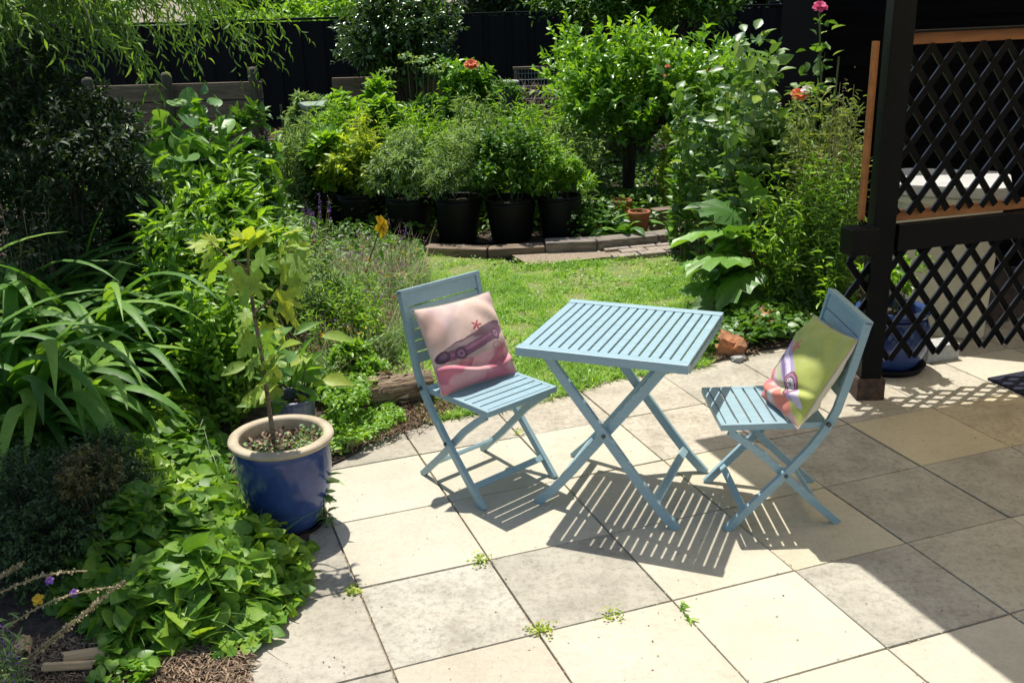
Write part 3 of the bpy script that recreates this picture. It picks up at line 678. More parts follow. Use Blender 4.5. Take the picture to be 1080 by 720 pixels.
mb = MB(); mb.box((1.33, -.038, .80), (2.55, .045, .125)); mb.build('cross_beam', M_black, tre, bevel=.003)
mb = MB(); mb.box((-.125, -.02, .80), (.145, .10, .125)); mb.build('beam_end', M_black, tre, bevel=.006)
mb = MB(); mb.box((-.085, .04, 1.28), (.022, .03, .80)); mb.build('side_strip', M_cedar, tre, bevel=.002)

# weatherboard shed behind
sp0 = Y(872, 60, 6.9); sd = thing('garden_shed', 'black weatherboard shed wall rising behind the trellis', 'shed', (sp0[0], 6.9, 0))
mb = MB(); k = 0; z = 0
while z < 2.9:
    V = [(0, 0, z), (0, -.028, z), (0, -.006, z+.172), (0, 0, z+.172)]; V = V+[(6, p[1], p[2]) for p in V]
    mb.add(V, [[0, 3, 2, 1], [4, 5, 6, 7], [0, 1, 5, 4], [1, 2, 6, 5], [2, 3, 7, 6], [3, 0, 4, 7]]); z += .155
mb.build('wall', M_shed, sd)
mb = MB(); mb.box((3.005, .62, 1.5), (5.99, 1.2, 2.99)); mb.build('wall', M_shed, sd)
mb = MB(); mb.box((-.03, -.01, 1.5), (.055, .08, 2.98)); mb.build('corner_board', M_shed, sd, bevel=.003)
mb = MB(); mb.box((3.1, .6, 3.06), (6.5, 1.7, .08)); mb.build('roof', M_shed, sd)

# storage tub behind the trellis
tb = thing('storage_tub', 'cream plastic garden tub with a white lid behind the trellis', 'tub', (2.50, 5.72, 0), R(-24))
def rbox(name, sx_, sy, z0, z1, r, mat, parent, taper=1.0):
    mb = MB(); poly = []
    for cx, cy_, a0 in ((sx_/2-r, sy/2-r, 0), (-sx_/2+r, sy/2-r, 90), (-sx_/2+r, -sy/2+r, 180), (sx_/2-r, -sy/2+r, 270)):
        for k in range(6): a = R(a0+k*18); poly.append((cx+r*math.cos(a), cy_+r*math.sin(a)))
    n_ = len(poly); V = [(p[0]*taper, p[1]*taper, z0) for p in poly]+[(p[0], p[1], z1) for p in poly]
    mb.add(V, [list(range(n_))[::-1], list(range(n_, 2*n_))]+[[i, (i+1) % n_, n_+(i+1) % n_, n_+i] for i in range(n_)])
    return mb.build(name, mat, parent, bevel=.008)
rbox('body', .56, .50, 0, .80, .10, M_cream, tb, .94); rbox('lid', .62, .56, .805, .87, .12, M_white, tb); rbox('rim', .59, .53, .76, .802, .11, M_cream, tb)
kb = MB(); kb.box((2.28, 5.16, .045), (.20, .12, .09), rz=R(16)); props(kb.build('kerb_block', M_kerb, bevel=.006), 'pale grey concrete kerb block at the foot of the trellis', 'kerb')
kb = MB(); c = g2(1100, 405); kb.box((*c, .010), (.42, .30, .012), rz=A0); props(kb.build('door_mat', M_mat, bevel=.002), 'dark navy mat on the paving at the right edge', 'mat')

def pot(name, label, loc, rt_, rb, h, mat, rimmat, group=None, cat='pot', seg=48, rib=0, bulge=0, rim=.02, soil=.05, rimh=.03, noplant=True):
    r = thing(name, label, cat, (loc[0], loc[1], 0), group=group)
    pr = [(0.001, .0), (rb, 0), (rb*1.01, .01)]
    for t in np.linspace(.08, 1, 10): pr.append((rb+(rt_-rb)*t**.8+bulge*math.sin(math.pi*t), h*t*.93))
    body = lathe('body', pr+[(rt_-.004, h-rimh)], mat, r, seg, rib=rib)
    lathe('rim', [(rt_-.012, h-rimh-.002), (rt_+rim*.7, h-rimh), (rt_+rim, h-rimh*.5), (rt_+rim*.8, h), (rt_-rim*.8, h+.002), (rt_-rim, h-rimh*.5), (rt_-rim*1.1, h-soil-.06)], rimmat, r, seg)
    disc('soil', rt_-rim*1.05, h-soil, M_soil, r)
    return r

# big blue pot with the fig
bp = Y(297, 452, 3.57); bp = np.array([bp[0], 3.55])
p1 = pot('glazed_pot', 'large blue glazed pot with cream rim on the paving edge', bp, .178, .112, .375, M_glaze, M_glazerim, bulge=.022, rim=.021, soil=.055, rimh=.02)
lathe('saucer', [(.001, .0), (.13, 0), (.143, .018), (.135, .02), (.12, .010), (.001, .010)], M_black, p1, 40)
n_ = 260; rr = .13*rng.random(n_)**.5; aa = rng.random(n_)*6.28
props(leaves('bark_mulch', T_small, np.c_[rr*np.cos(aa), rr*np.sin(aa), .33+rng.random(n_)*.012], rdir(n_), nrm(UPV+rng.normal(size=(n_, 3))*.5), .028, .014, L_chip, p1), kind='stuff')
n_ = 170; rr = .15*rng.random(n_)**.4; aa = rng.uniform(-2.6, 1.0, n_)
props(leaves('seedling', T_small, np.c_[rr*np.cos(aa), rr*np.sin(aa), .345+rng.random(n_)*.03], rdir(n_), nrm(UPV+rng.normal(size=(n_, 3))*.5), .020, .014, L_grey, p1), kind='stuff')
fig = thing('fig_plant', 'young fig with big lobed yellow-green leaves in the blue pot', 'plant', (bp[0]-.01, bp[1], .33))
def figpt(u, v, dd=0): return Y(u, v, 3.55+dd)-np.array([bp[0]-.01, bp[1], .33])
stem = [figpt(290, 472), figpt(284, 430), figpt(277, 380), figpt(268, 330), figpt(262, 290), figpt(262, 262)]
br2 = [figpt(268, 330), figpt(284, 318, .03), figpt(298, 300, .04), figpt(304, 270, .05), figpt(302, 250, .05), figpt(298, 240, .05)]
br3 = [figpt(262, 290), figpt(256, 280, -.03), figpt(246, 275, -.05), figpt(238, 268, -.06), figpt(230, 262, -.06), figpt(222, 255, -.06)]
tubes('stem', np.array([stem, br2, br3]), np.array([[.009, .009, .008, .007, .006, .004]]*1+[[.005, .005, .004, .004, .003, .002]]*2), M_log, fig, 7)
FL = [(268, 262, 238, 252), (262, 255, 250, 236), (262, 258, 278, 240), (300, 248, 318, 238), (300, 250, 328, 262), (304, 262, 324, 288), (298, 245, 280, 236), (302, 285, 318, 308), (300, 300, 306, 330), (262, 285, 276, 312), (262, 290, 240, 300),
      (240, 268, 214, 288), (230, 262, 206, 272), (232, 262, 222, 242), (262, 270, 252, 322), (280, 320, 296, 345), (268, 330, 245, 352), (304, 270, 296, 292), (262, 275, 292, 268), (285, 318, 322, 330), (222, 255, 208, 250), (262, 262, 262, 235), (300, 250, 308, 232), (270, 345, 250, 372), (272, 350, 292, 368), (300, 262, 322, 252), (246, 275, 236, 285), (264, 300, 284, 292), (302, 258, 290, 262), (270, 345, 288, 335), (274, 368, 258, 392), (276, 375, 300, 392), (280, 400, 262, 412), (276, 380, 296, 372), (268, 330, 250, 325)]
P, D = [], []
for a, b_, c, d in FL:
    p = figpt(a, b_, rng.normal()*.04); q = figpt(c, d, rng.normal()*.09-.05); P.append(p+(q-p)*.25); D.append(q-p)
P = np.array(P); D = np.array(D); L = (np.linalg.norm(D, axis=1)*1.0+.055)*.58; D[:, 2] -= .05; N = nrm(UPV*.9+np.array([0, -.55, 0])+rng.normal(size=P.shape)*.5)
leaves('foliage', T_fig, P, D, N, L, L*1.0, L_fig, fig, .45+.55*rng.random(len(P)), smooth=True)
# ribbed pot just behind, with its own broad-leaved shoot
b2 = Y(308, 420, 4.28)[:2]
pot('ribbed_pot', 'small ribbed grey-blue pot half hidden behind the blue pot', b2, .10, .075, .24, M_greyglaze, M_greyglaze, rib=.025, rim=.008, rimh=.014)
cit = thing('citrus_seedling', 'leafy seedling with dark and lime leaves in the ribbed pot', 'plant', (b2[0], b2[1], .18))
k = 46; P = np.c_[rng.normal(size=k)*.07, rng.normal(size=k)*.06-.02, rng.uniform(.05, .36, k)]; D = nrm(np.c_[P[:, :2]*6+rng.normal(size=(k, 2))*.4, rng.uniform(-.2, .6, k)])
leaves('foliage', T_ovate, P, D, nrm(UPV+np.array([0, -.5, 0])+rng.normal(size=(k, 3))*.4), rng.uniform(.10, .16, k), rng.uniform(.05, .085, k), L_fig, cit, rng.random(k)**1.2)
tubes('stem', np.array([[(0, 0, -.05), (.01, 0, .1), (.0, 0, .3)], [(0, 0, 0), (-.05, 0, .12), (-.08, 0, .26)], [(0, 0, 0), (.05, -.02, .1), (.09, -.03, .24)]]), .004, M_stem, cit)
# glazed pot behind the trellis
b3 = np.array([1.98, 5.05])
p3 = pot('glazed_pot', 'dark blue glazed pot standing behind the trellis on a black saucer', b3, .165, .115, .33, M_glaze, M_glaze, bulge=.055, rim=.022)
lathe('saucer', [(.001, .0), (.17, 0), (.19, .035), (.178, .037), (.16, .015), (.001, .015)], M_black, p3, 40)
shrub('potted_shrub', 'light leafy shrub growing from the pot behind the trellis', 'plant', b3, .70, .22, .20, T_ovate, .05, .5, L_bright, ntw=60, per=7, z0=.34, clumps=10, nst=3, stemr=.006, stemmat=M_stem)

sheet('far_grass', [(-60, 14.5), (60, 14.5), (60, 90), (-60, 90)], -.03, plain('rough_pasture', (.06, .11, .02), (.03, .06, .012), rough=.9, scale=3))
# ================================================================== BACKGROUND STRUCTURES
fz = Y(320, 21, 14.2)[2]
fe = thing('boundary_fence', 'tall black close-boarded fence across the back of the garden', 'fence', (-9, 14.2, 0))
mb = MB()
for k in range(120):
    mb.box((k*.15+.075, rng.normal()*.002-(k % 2)*.02, fz/2-.01), (.138 if k % 2 == 0 else .19, .018, fz-.02+rng.normal()*.003))
mb.build('board_panel', M_blackfence, fe)
mb = MB(); mb.box((9, 0, fz+.01), (18, .06, .03)); mb.build('capping_rail', M_blackfence, fe, bevel=.003)
for k in range(8): MB().box((k*2.4+.6, .08, fz/2+.03), (.11, .11, fz+.06)).build('post', M_blackfence, fe)

def plankwall(name, label, D, u0, u1, vt, mat, nb, cat='wall', posts=(), rail=True, D1=None, endcap=None):
    a = Y(u0, vt, D); b_ = Y(u1, vt, D1 or D); h = (a[2]+b_[2])/2; L = np.linalg.norm((b_-a)[:2]); an = math.atan2(b_[1]-a[1], b_[0]-a[0])
    r = thing(name, label, cat, (a[0], a[1], 0), an)
    mb = MB(); ph = h/nb
    for k in range(nb): mb.box((L/2, rng.normal()*.006, ph*(k+.5)), (L, .045, ph-.012))
    mb.build('plank_panel', mat, r, bevel=.004)
    for x, hh in posts:
        lathe('post', [(.001, -.02), (.06, 0), (.06, hh-.03), (.045, hh), (.001, hh+.008)], M_post, r, 12, c=(x*L, -.075, 0))
    return r
ph_ = Y(180, 84, 12)[2]
plankwall('timber_wall', 'weathered grey timber retaining wall with round posts at the back left', 12.0, 95, 276, 88, M_sleeper, 5, posts=((.46, 1.15), (.965, 1.18), (.0, 1.12)))
plankwall('timber_wall', 'grey timber wall half hidden behind the laurel and round bush', 12.2, 350, 470, 80, M_sleeper, 5, posts=((.5, 1.0),))
plankwall('compost_bay', 'low timber compost bay beside the round-topped post', 11.3, 282, 325, 146, M_sleeper, 3, 'compost bay')
hp = Y(303, 140, 11.9); cv_ = thing('compost_heap', 'heap of brown garden clippings in the low timber bay', 'compost heap', (hp[0], 11.9, 0))
hm = lathe('mound', [(.75, 0), (.7, .2), (.5, hp[2]-.10), (.25, hp[2]-.02), (.001, hp[2])], M_soil, cv_, 20)
k = 900; a = rng.random(k)*6.28; r_ = .7*rng.random(k)**.5; P = np.c_[r_*np.cos(a), r_*np.sin(a), hp[2]*np.clip(1.02-(r_/.75)**3*.7, 0, 1)]
props(leaves('clippings', T_small, P, rdir(k), nrm(UPV+rng.normal(size=(k, 3))*.5), .08, .02, L_chip, cv_), kind='stuff')
plankwall('timber_wall', 'warm brown plank bay under the citrus tree', 11.0, 592, 668, 92, M_sleeper2, 5, posts=((.02, 1.14), (.75, .9)))
# mesh sided compost cage
cg = Y(553, 72, 11.9); cage = thing('compost_cage', 'wire mesh compost cage with a flat timber top edge', 'compost cage', (cg[0], 11.9, 0))
ch = cg[2]; 
mb = MB(); mb.box((.18, 0, ch), (.62, .06, .03)); mb.box((-.10, 0, ch/2), (.04, .05, ch)); mb.build('frame', M_sleeper, cage)
k = 16; gx = [[(-.1+i*.036, -.01, .05), (-.1+i*.036, -.01, ch)] for i in range(k)]+[[(-.1, -.01, .05+i*.07), (.46, -.01, .05+i*.07)] for i in range(int(ch/.07))]
tubes('wire_mesh', np.array(gx, float), .003, M_kerb, cage, 4)
k = 500; P = np.c_[rng.uniform(-.1, .46, k), rng.uniform(.1, .5, k), rng.uniform(.1, ch*.8, k)]
props(leaves('dry_clippings', T_lance, P, rdir(k), rdir(k), .12, .02, L_chip, cage), kind='stuff')
bb = Y(537, 85, 11.5); br_ = thing('water_barrel', 'dark blue plastic barrel with a pale lid beside the wire cage', 'barrel', (bb[0], 11.5, 0)); hb = bb[2]
lathe('body', [(.001, 0), (.11, 0), (.13, .15), (.135, .4), (.13, hb-.12), (.10, hb-.04), (.001, hb-.04)], M_barrel, br_, 28)
lathe('lid', [(.10, hb-.04), (.115, hb-.02), (.10, hb), (.001, hb+.01)], M_kerb, br_, 28)
gb = Y(343, 108, 10.6); gbn = thing('compost_bin', 'sage green plastic compost bin with a pale lid among the shrubs', 'compost bin', (gb[0], 10.6, 0), R(20)); hg = gb[2]
rbox('body', .46, .44, 0, hg-.05, .08, M_greenbin, gbn, 1.08); rbox('lid', .48, .46, hg-.048, hg, .09, plain('pale_green_lid', (.22, .28, .22), rough=.6), gbn)
# sleeper edging in front of the pots and hosta
def edging(name, label, pts, z1, wd, mat):
    r = thing(name, label, 'edging', (*pts[0][:2], 0)); mb = MB()
    for a, b_ in zip(pts[:-1], pts[1:]):
        a = np.array(a[:2]); b_ = np.array(b_[:2]); c = (a+b_)/2-np.array(pts[0][:2]); L = np.linalg.norm(b_-a)
        mb.box((*c, z1/2), (L-.004, wd, z1), rz=math.atan2((b_-a)[1], (b_-a)[0]))
    mb.build('timber', mat, r, bevel=.008); return r
M_edge = plain('grey_sleeper', (.26, .22, .18), (.12, .10, .08), rough=.9, scale=14, stretch=(.5, 3, 3), bs=.5, bd=.006)
edging('sleeper_edging', 'low grey sleeper edging in front of the hosta', [g2(575, 267), g2(628, 265), g2(690, 259), g2(752, 250)], .10, .16, M_edge)
edging('sleeper_edging', 'dark shaded sleeper edging under the black pots', [g2(450, 268), g2(515, 270), g2(574, 267)], .07, .14, M_sleeper)
edging('short_block', 'short dark timber block behind the hosta edging', [g2(688, 246), g2(738, 240)], .20, .12, M_sleeper)

# ================================================================== TREES AND SHRUBS
# weeping tree, top left
wt = thing('weeping_tree', 'willow-like tree drooping over the back left corner', 'tree', (-4.1, 6.4, 0))
tp = np.array([[(0, 0, -.05), (.05, 0, 1.0), (.15, -.05, 2.0), (.35, -.1, 2.9)]]); tubes('trunk', tp, np.array([[.13, .11, .09, .05]]), M_bark, wt, 10)
S = 9; nb = 66; tt = np.linspace(0, 1, S)[None, :, None]
tipx = np.where(rng.random(nb) < .12, rng.uniform(-.4, 1.2, nb), rng.uniform(1.3, 2.45, nb)); tipy = np.where(tipx < 1.1, rng.uniform(.2, 1.2, nb), rng.uniform(-1.5, 1.9, nb)); tipz = np.where(tipx > 1.1, 1.74+.42*rng.random(nb), rng.uniform(1.5, 2.3, nb))
b0 = np.c_[rng.uniform(0, .5, nb), rng.uniform(-.3, .3, nb), rng.uniform(1.9, 2.9, nb)]; tip = np.c_[tipx, tipy, tipz]; mid = (b0+tip)/2; mid[:, 2] = np.maximum(b0[:, 2], tip[:, 2])+rng.uniform(.2, .7, nb); mid[:, 0] += .25*(tipx-b0[:, 0])
Pth = (1-tt)**2*b0[:, None]+2*tt*(1-tt)*mid[:, None]+tt**2*tip[:, None]
tubes('branches', Pth, np.linspace(.012, .003, S)[None], M_bark, wt, 4)
# hanging twigs with narrow leaves from the outer half of each branch
k = 12; idx = rng.integers(3, S, (nb, k)); O = np.take_along_axis(Pth, idx[..., None].repeat(3, -1), 1).reshape(-1, 3)+rng.normal(size=(nb*k, 3))*.04
Dv = nrm(np.repeat(tip-mid, k, 0)*.5+rng.normal(size=(nb*k, 3))*.28+np.array([.12, 0, -.05]))
P, D, N = twig_leaves(O, Dv, .34*rng.uniform(.5, 1.3, nb*k), 13, .05, .45, 32, .6, .6)
leaves('crown', T_lance, P, D, N, rng.uniform(.05, .085, len(P)), rng.uniform(.010, .015, len(P)), L_willow, wt, np.clip(.25+.6*rng.random(len(P))-.25*(P[:, 0] < 1.1), 0, 1))  # leaves on the trunk side get a darker colour, shade put into the tint
# upper crown outside the picture: it shades the left border
k = 9000; d = rdir(k)*rng.random((k, 1))**.4; O = d*np.array([1.6, 2.2, .7])+np.array([0, .55, 3.2]); P, D, N = twig_leaves(O, rdir(k), .3, 8, .06, .5, 40, .6)
leaves('upper_crown', T_lance, P, D, N, rng.uniform(.07, .12, len(P)), rng.uniform(.02, .03, len(P)), L_willow, wt)
tubes('branches', np.array([[(.3, -.1, 2.6), (.1, -.6, 3.0), (-.1, -1.2, 3.2)], [(.2, 0, 2.3), (.4, .5, 2.9), (.5, 1.0, 3.2)]]), np.array([[.05, .035, .02]]), M_bark, wt, 7)

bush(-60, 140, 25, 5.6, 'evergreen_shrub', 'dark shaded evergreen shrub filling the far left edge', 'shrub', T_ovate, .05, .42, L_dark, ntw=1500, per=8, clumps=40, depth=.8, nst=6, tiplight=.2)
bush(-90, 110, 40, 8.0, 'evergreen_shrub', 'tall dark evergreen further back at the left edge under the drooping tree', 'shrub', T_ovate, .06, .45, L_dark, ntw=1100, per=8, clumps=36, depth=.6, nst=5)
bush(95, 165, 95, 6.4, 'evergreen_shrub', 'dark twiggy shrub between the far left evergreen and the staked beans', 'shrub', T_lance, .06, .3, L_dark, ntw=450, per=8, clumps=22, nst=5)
# beyond the fence
bush(180, 520, -12, 17.5, 'hedge', 'sunlit bright hedge showing above the fence, between the drooping tree and round bush', 'hedge', T_ovate, .12, .5, L_bright, ntw=2200, per=6, clumps=60, depth=.8, nst=8, z0=.2)
bush(-200, 180, -60, 18.5, 'boundary_tree', 'tree beyond the fence behind the drooping willow-like tree', 'tree', T_ovate, .16, .5, L_mid, ntw=1600, per=6, clumps=40, depth=2, nst=6, z0=.5, crown='crown', trunk='trunk', stemr=.08)
bush(470, 650, -70, 15.8, 'boundary_tree', 'dark tree beyond the fence right of the round bush', 'tree', T_ovate, .12, .5, L_dark, ntw=1800, per=6, clumps=46, depth=1.2, nst=6, z0=.9, crown='crown', trunk='trunk', stemr=.08)
bush(650, 900, -70, 16.2, 'boundary_tree', 'dark tree beyond the fence behind the orange-flowered tree', 'tree', T_ovate, .12, .5, L_dark, ntw=1800, per=6, clumps=46, depth=1.4, nst=6, z0=.7, crown='crown', trunk='trunk', stemr=.08)
bush(380, 1000, -45, 17.0, 'hedge', 'dark hedge beyond the fence running behind the trees to the shed', 'hedge', T_ovate, .16, .55, L_dark, ntw=3600, per=7, clumps=90, depth=.9, nst=8, z0=.3, core=.1)
bush(150, 420, -40, 19.5, 'hedge', 'taller green hedge further back beyond the fence at the left', 'hedge', T_ovate, .16, .55, L_mid, ntw=2200, per=7, clumps=60, depth=.9, nst=8, z0=.3, core=.1)
# round glossy bush before the fence
bush(357, 489, -22, 11.9, 'round_bush', 'round dense dark glossy bush in front of the black fence', 'shrub', T_ovate, .065, .5, L_gloss, ntw=1700, per=8, clumps=46, depth=.65, vb=92, nst=6, tiplight=.5, upn=.6, stemr=.02)
t2 = bush(536, 815, -40, 12.0, 'flowering_tree', 'broad dark tree with orange blossom behind the citrus', 'tree', T_ovate, .075, .45, L_mid, ntw=2300, per=8, clumps=60, depth=.9, vb=42, nst=6, crown='crown', trunk='trunk', stemr=.04, tiplight=.2)
# citrus
cbase = Y(662, 150, 9.7)[:2]
ct = thing('citrus_tree', 'bright green citrus tree with dark forked trunk in the middle of the border', 'tree', (*cbase, 0)); cD = cbase[1]
def cp(u, v, dd=0):
    q_ = Y(u, v, cD+dd)-np.array([cbase[0], cbase[1], 0]); return q_
b0 = cp(662, 215)*[1, 1, 0]
tr_ = [[b0, cp(666, 160), cp(672, 135), cp(680, 110), cp(690, 80, .1)], [b0, cp(662, 160, .05), cp(664, 140), cp(655, 115, -.1), cp(640, 80, -.1)], [cp(668, 150), cp(690, 135), cp(706, 120, -.1), cp(728, 100, -.1), cp(745, 75)], [cp(665, 145), cp(690, 120, .1), cp(700, 90, .2), cp(715, 70, .2), cp(720, 55, .2)]]
tubes('trunk', np.array(tr_), np.array([[.055, .05, .045, .035, .02]]), M_bark, ct, 9)
Kc = []
for (u0, u1, v0, v1, n_) in ((600, 765, 68, 130, 40), (640, 800, 58, 100, 18), (600, 660, 85, 140, 14), (720, 790, 95, 150, 8), (600, 640, 52, 70, 4), (605, 760, 112, 148, 10)):
    for i in range(n_): Kc.append(cp(rng.uniform(u0, u1), rng.uniform(v0, v1), rng.uniform(-.75, .6)))
Kc = np.array(Kc); nt_ = 1250; ci = rng.integers(0, len(Kc), nt_); O = Kc[ci]+rng.normal(size=(nt_, 3))*.085
Dv = nrm((O-Kc[ci])*4+UPV*.75+rng.normal(size=(nt_, 3))*.25+(Kc[ci]-Kc.mean(0))*.3)
P, D, N = twig_leaves(O, Dv, .22, 9, .07, .1, 42, .9); cvv = rng.random(len(Kc))
leaves('crown', T_ovate, P, D, N, rng.uniform(.06, .10, len(P)), rng.uniform(.030, .045, len(P)), L_citrus, ct, np.clip(.1+.35*rng.random(len(P))+.35*np.repeat(cvv[ci], 9)+.3*np.tile(np.linspace(-.5, 1, 9), nt_), 0, 1))
for (u, v, dd) in ((704, 70, -.9), (700, 80, -.9), (748, 74, -.7)):
    flower(ct, cp(u, v, dd), .024, F_orange, 6, 'blossom')
# mid border shrubs behind the pots
bush(300, 345, 66, 10.9, 'sage_bush', 'pale grey-green bush beside the sage green compost bin', 'shrub', T_lance, .09, .25, L_grey, ntw=330, per=9, clumps=14, nst=4)
bush(336, 425, 66, 9.9, 'laurel_bush', 'upright laurel with fresh lime tips behind the pots', 'shrub', T_ovate, .10, .42, L_bright, ntw=520, per=9, clumps=26, nst=7, upb=1.2, depth=.3, core=.2)
bush(400, 475, 92, 9.6, 'flowering_shrub', 'leafy green shrub with white flower heads behind the pots', 'shrub', T_ovate, .085, .4, L_mid, ntw=520, per=8, clumps=22, nst=6, upb=1.0)
rs = bush(452, 530, 36, 10.2, 'rose_bush', 'tall rose bush with bright upright shoots and an orange bloom', 'shrub', T_ovate, .075, .55, L_citrus, ntw=620, per=9, clumps=26, nst=6, upb=.9, stemr=.012, depth=.35)
bush(430, 545, 118, 9.2, 'herb_mound', 'bright green mound of herbs behind the middle pots', 'shrub', T_ovate, .055, .45, L_bright, ntw=900, per=8, clumps=30, nst=6, upb=.8)
bush(560, 650, 130, 9.3, 'herb_mound', 'silvery loose bush between the pots and the brown plank bay', 'shrub', T_lance, .05, .3, L_grey, ntw=600, per=9, clumps=22, nst=6)
bush(690, 748, 124, 8.7, 'golden_shrub', 'yellow-green rounded shrub in front of the citrus tree', 'shrub', T_ovate, .05, .55, L_yel, ntw=520, per=8, clumps=20, nst=5)
bush(478, 512, 100, 8.9, 'herb_mound', 'airy grey seed-head plant rising among the pots', 'shrub', T_lance, .04, .2, L_grey, ntw=250, per=9, clumps=12, nst=4)
bush(505, 560, 78, 11.0, 'seedling_tree', 'small dark leaved sapling in front of the blue barrel', 'sapling', T_lance, .07, .3, L_mid, ntw=150, per=8, clumps=10, nst=3)
flower(rs, np.array(Y(497, 68, 9.7))-np.array(rs.location), .07, F_orange, 8, label='orange rose bloom')
for (u, v) in ((398, 74), (408, 62), (428, 58), (437, 60), (444, 65), (425, 66), (455, 74)):
    pass
um = thing('umbel_plant', 'thin umbel plant with flat green flower heads left of the rose bush', 'plant', (*Y(440, 150, 9.7)[:2], 0))
for (u, v) in ((411, 74), (429, 59), (438, 65), (446, 62), (452, 73), (458, 76), (466, 70)):
    q = Y(u, v, 9.6)-np.array(um.location); k = 26; a = rng.random(k)*6.28; r_ = .085*rng.random(k)**.5
    leaves('flower_head', T_small, q+np.c_[r_*np.cos(a), r_*np.sin(a), rng.normal(size=k)*.006], rdir(k), nrm(UPV+rng.normal(size=(k, 3))*.3), .038, .03, L_grey, um)['kind'] = 'stuff'
    tubes('stem', np.array([[(q[0]*.4, 0, .2), (q[0]*.7, 0, q[2]*.6), q]]), .004, M_stem, um, 4)

WISP = []
# row of black pots, each with its own plant
row = [(322, 236, 200, 14, 'salad_plant', 'upright bright lettuce gone tall in the leftmost black pot', T_obov, .13, .34, L_bright, 120, 1.2),
       (352, 246, 207, 17, 'salad_plant', 'tall lime leafy salad in the second black pot from the left', T_obov, .12, .36, L_bright, 150, 1.2),
       (382, 251, 210, 26, 'bean_plant', 'yellowing climbing plant on canes in the third black pot from the left', T_ovate, .07, .5, L_yel, 220, .8),
       (432, 258, 216, 24, 'herb_plant', 'blue-green feathery herb in the fourth black pot from the left', T_lance, .05, .28, L_grey, 420, .5),
       (483, 263, 217, 25, 'herb_plant', 'tall wispy grey herb in the fifth black pot from the left', T_lance, .055, .2, L_grey, 380, .8),
       (540, 263, 220, 26, 'herb_plant', 'dense deep green mint in the sixth black pot from the left', T_ovate, .05, .5, L_mid, 620, .6),
       (592, 261, 218, 23, 'herb_plant', 'pale fresh green herb in the black pot nearest the hosta', T_lance, .05, .3, L_bright, 380, .8)]
tops = [142, 132, 145, 138, 128, 132, 142]
hts = [.32, .33, .34, .36, .37, .36, .36]
nth = ('leftmost', 'second from the left', 'third from the left', 'fourth from the left', 'fifth from the left', 'sixth from the left', 'rightmost')
for (u, vb, vr, hw, nm, lb, T, ll, wr, mt_, ntw, ub), tv, hh, nn_ in zip(row, tops, hts, nth):
    g0 = g2(u, vb-4); Dp = g0[1]+.15; rr = hw*Dp/1078*1.03
    pot('plant_pot', 'black plastic pot in the row by the lawn, '+nn_, (g0[0], Dp), rr, rr*.76, hh, M_blackplastic, M_blackplastic, group='black plant pots in a row', rim=.012, rimh=.022, seg=32).rotation_euler = (rng.normal()*.02, rng.normal()*.02, rng.uniform(0, 6))
    ht = Y(u, tv, Dp)[2]
    shrub(nm, lb, 'plant', (g0[0], Dp), ht, rr*1.8, rr*1.4, T, ll, wr, mt_, ntw=ntw, per=8, z0=hh-.08, clumps=14, nst=3, upb=ub, stemr=.006, stemmat=M_stem, trunk='stem', cr=.4, group='plants growing in the row of black pots')

for (u0, u1, vt, D, n_, mt_, lb) in ((365, 400, 125, 8.75, 30, L_yel, 'straggly yellow-green growth behind the third pot'), (405, 470, 118, 9.0, 70, L_bright, 'loose leafy growth behind the fourth pot'), (470, 530, 108, 9.05, 60, L_grey, 'airy grey-green growth behind the fifth pot'),
        (520, 590, 118, 8.9, 70, L_bright, 'loose bright growth behind the sixth pot'), (575, 640, 135, 8.8, 60, L_grey, 'feathery growth behind the rightmost pot'), (330, 375, 112, 9.3, 50, L_bright, 'tall stemmy growth beside the compost bin'), (286, 330, 128, 9.0, 36, L_grey, 'greyish stemmy plant in front of the compost heap')):
    WISP.append((lb, u0, u1, vt, D, n_, mt_))
# hosta with terracotta pots
def rosette(name, label, cat, loc, n_, L, Wd, mat, el=(.4, 1.3), bend=(.8, 1.8), spread=.08, parent=None, twist=.3):
    o = ribbons(name, np.c_[loc[0]+rng.normal(size=n_)*spread, loc[1]+rng.normal(size=n_)*spread, np.full(n_, .01)], rng.uniform(0, 6.28, n_), rng.uniform(*el, n_), rng.uniform(*bend, n_), rng.uniform(*L, n_), rng.uniform(*Wd, n_), mat, S=8, twist=twist)
    return props(o, label, cat)
for (u, v, s, lb) in ((655, 249, 1, 'broad-leaved hosta nearest the edging'), (628, 236, .8, 'smaller hosta beside the rightmost black pot'), (695, 232, .75, 'lime hosta behind the terracotta pots'), (722, 230, .6, 'small pale hosta at the right end of the edging')):
    c = g2(u, v); rosette('hosta', lb, 'plant', c, int(46*s), (.28*s, .44*s), (.10*s, .15*s), L_big if s == 1 else L_yel, bend=(1.0, 2.2), spread=.07*s)
for (u, v, z_, lb) in ((655, 213, .10, 'terracotta pot standing behind the hosta'), (674, 225, .08, 'small round terracotta pot right of the hosta leaves')):
    D_ = 8.4 if u < 660 else 8.1; c = Y(u, v, D_); pot('terracotta_pot', lb, (c[0], D_), .085, .06, c[2]+.02, M_terra, M_terra, rim=.008, rimh=.035, seg=28)
fr_ = thing('marigold', 'single orange marigold at the foot of the hosta', 'flower', (*g2(633, 250), 0)); flower(fr_, (0, 0, .09), .035, F_orange, 9); tubes('stem', np.array([[(0, 0, 0), (0, 0, .05), (0, 0, .09)]]), .003, M_stem, fr_)

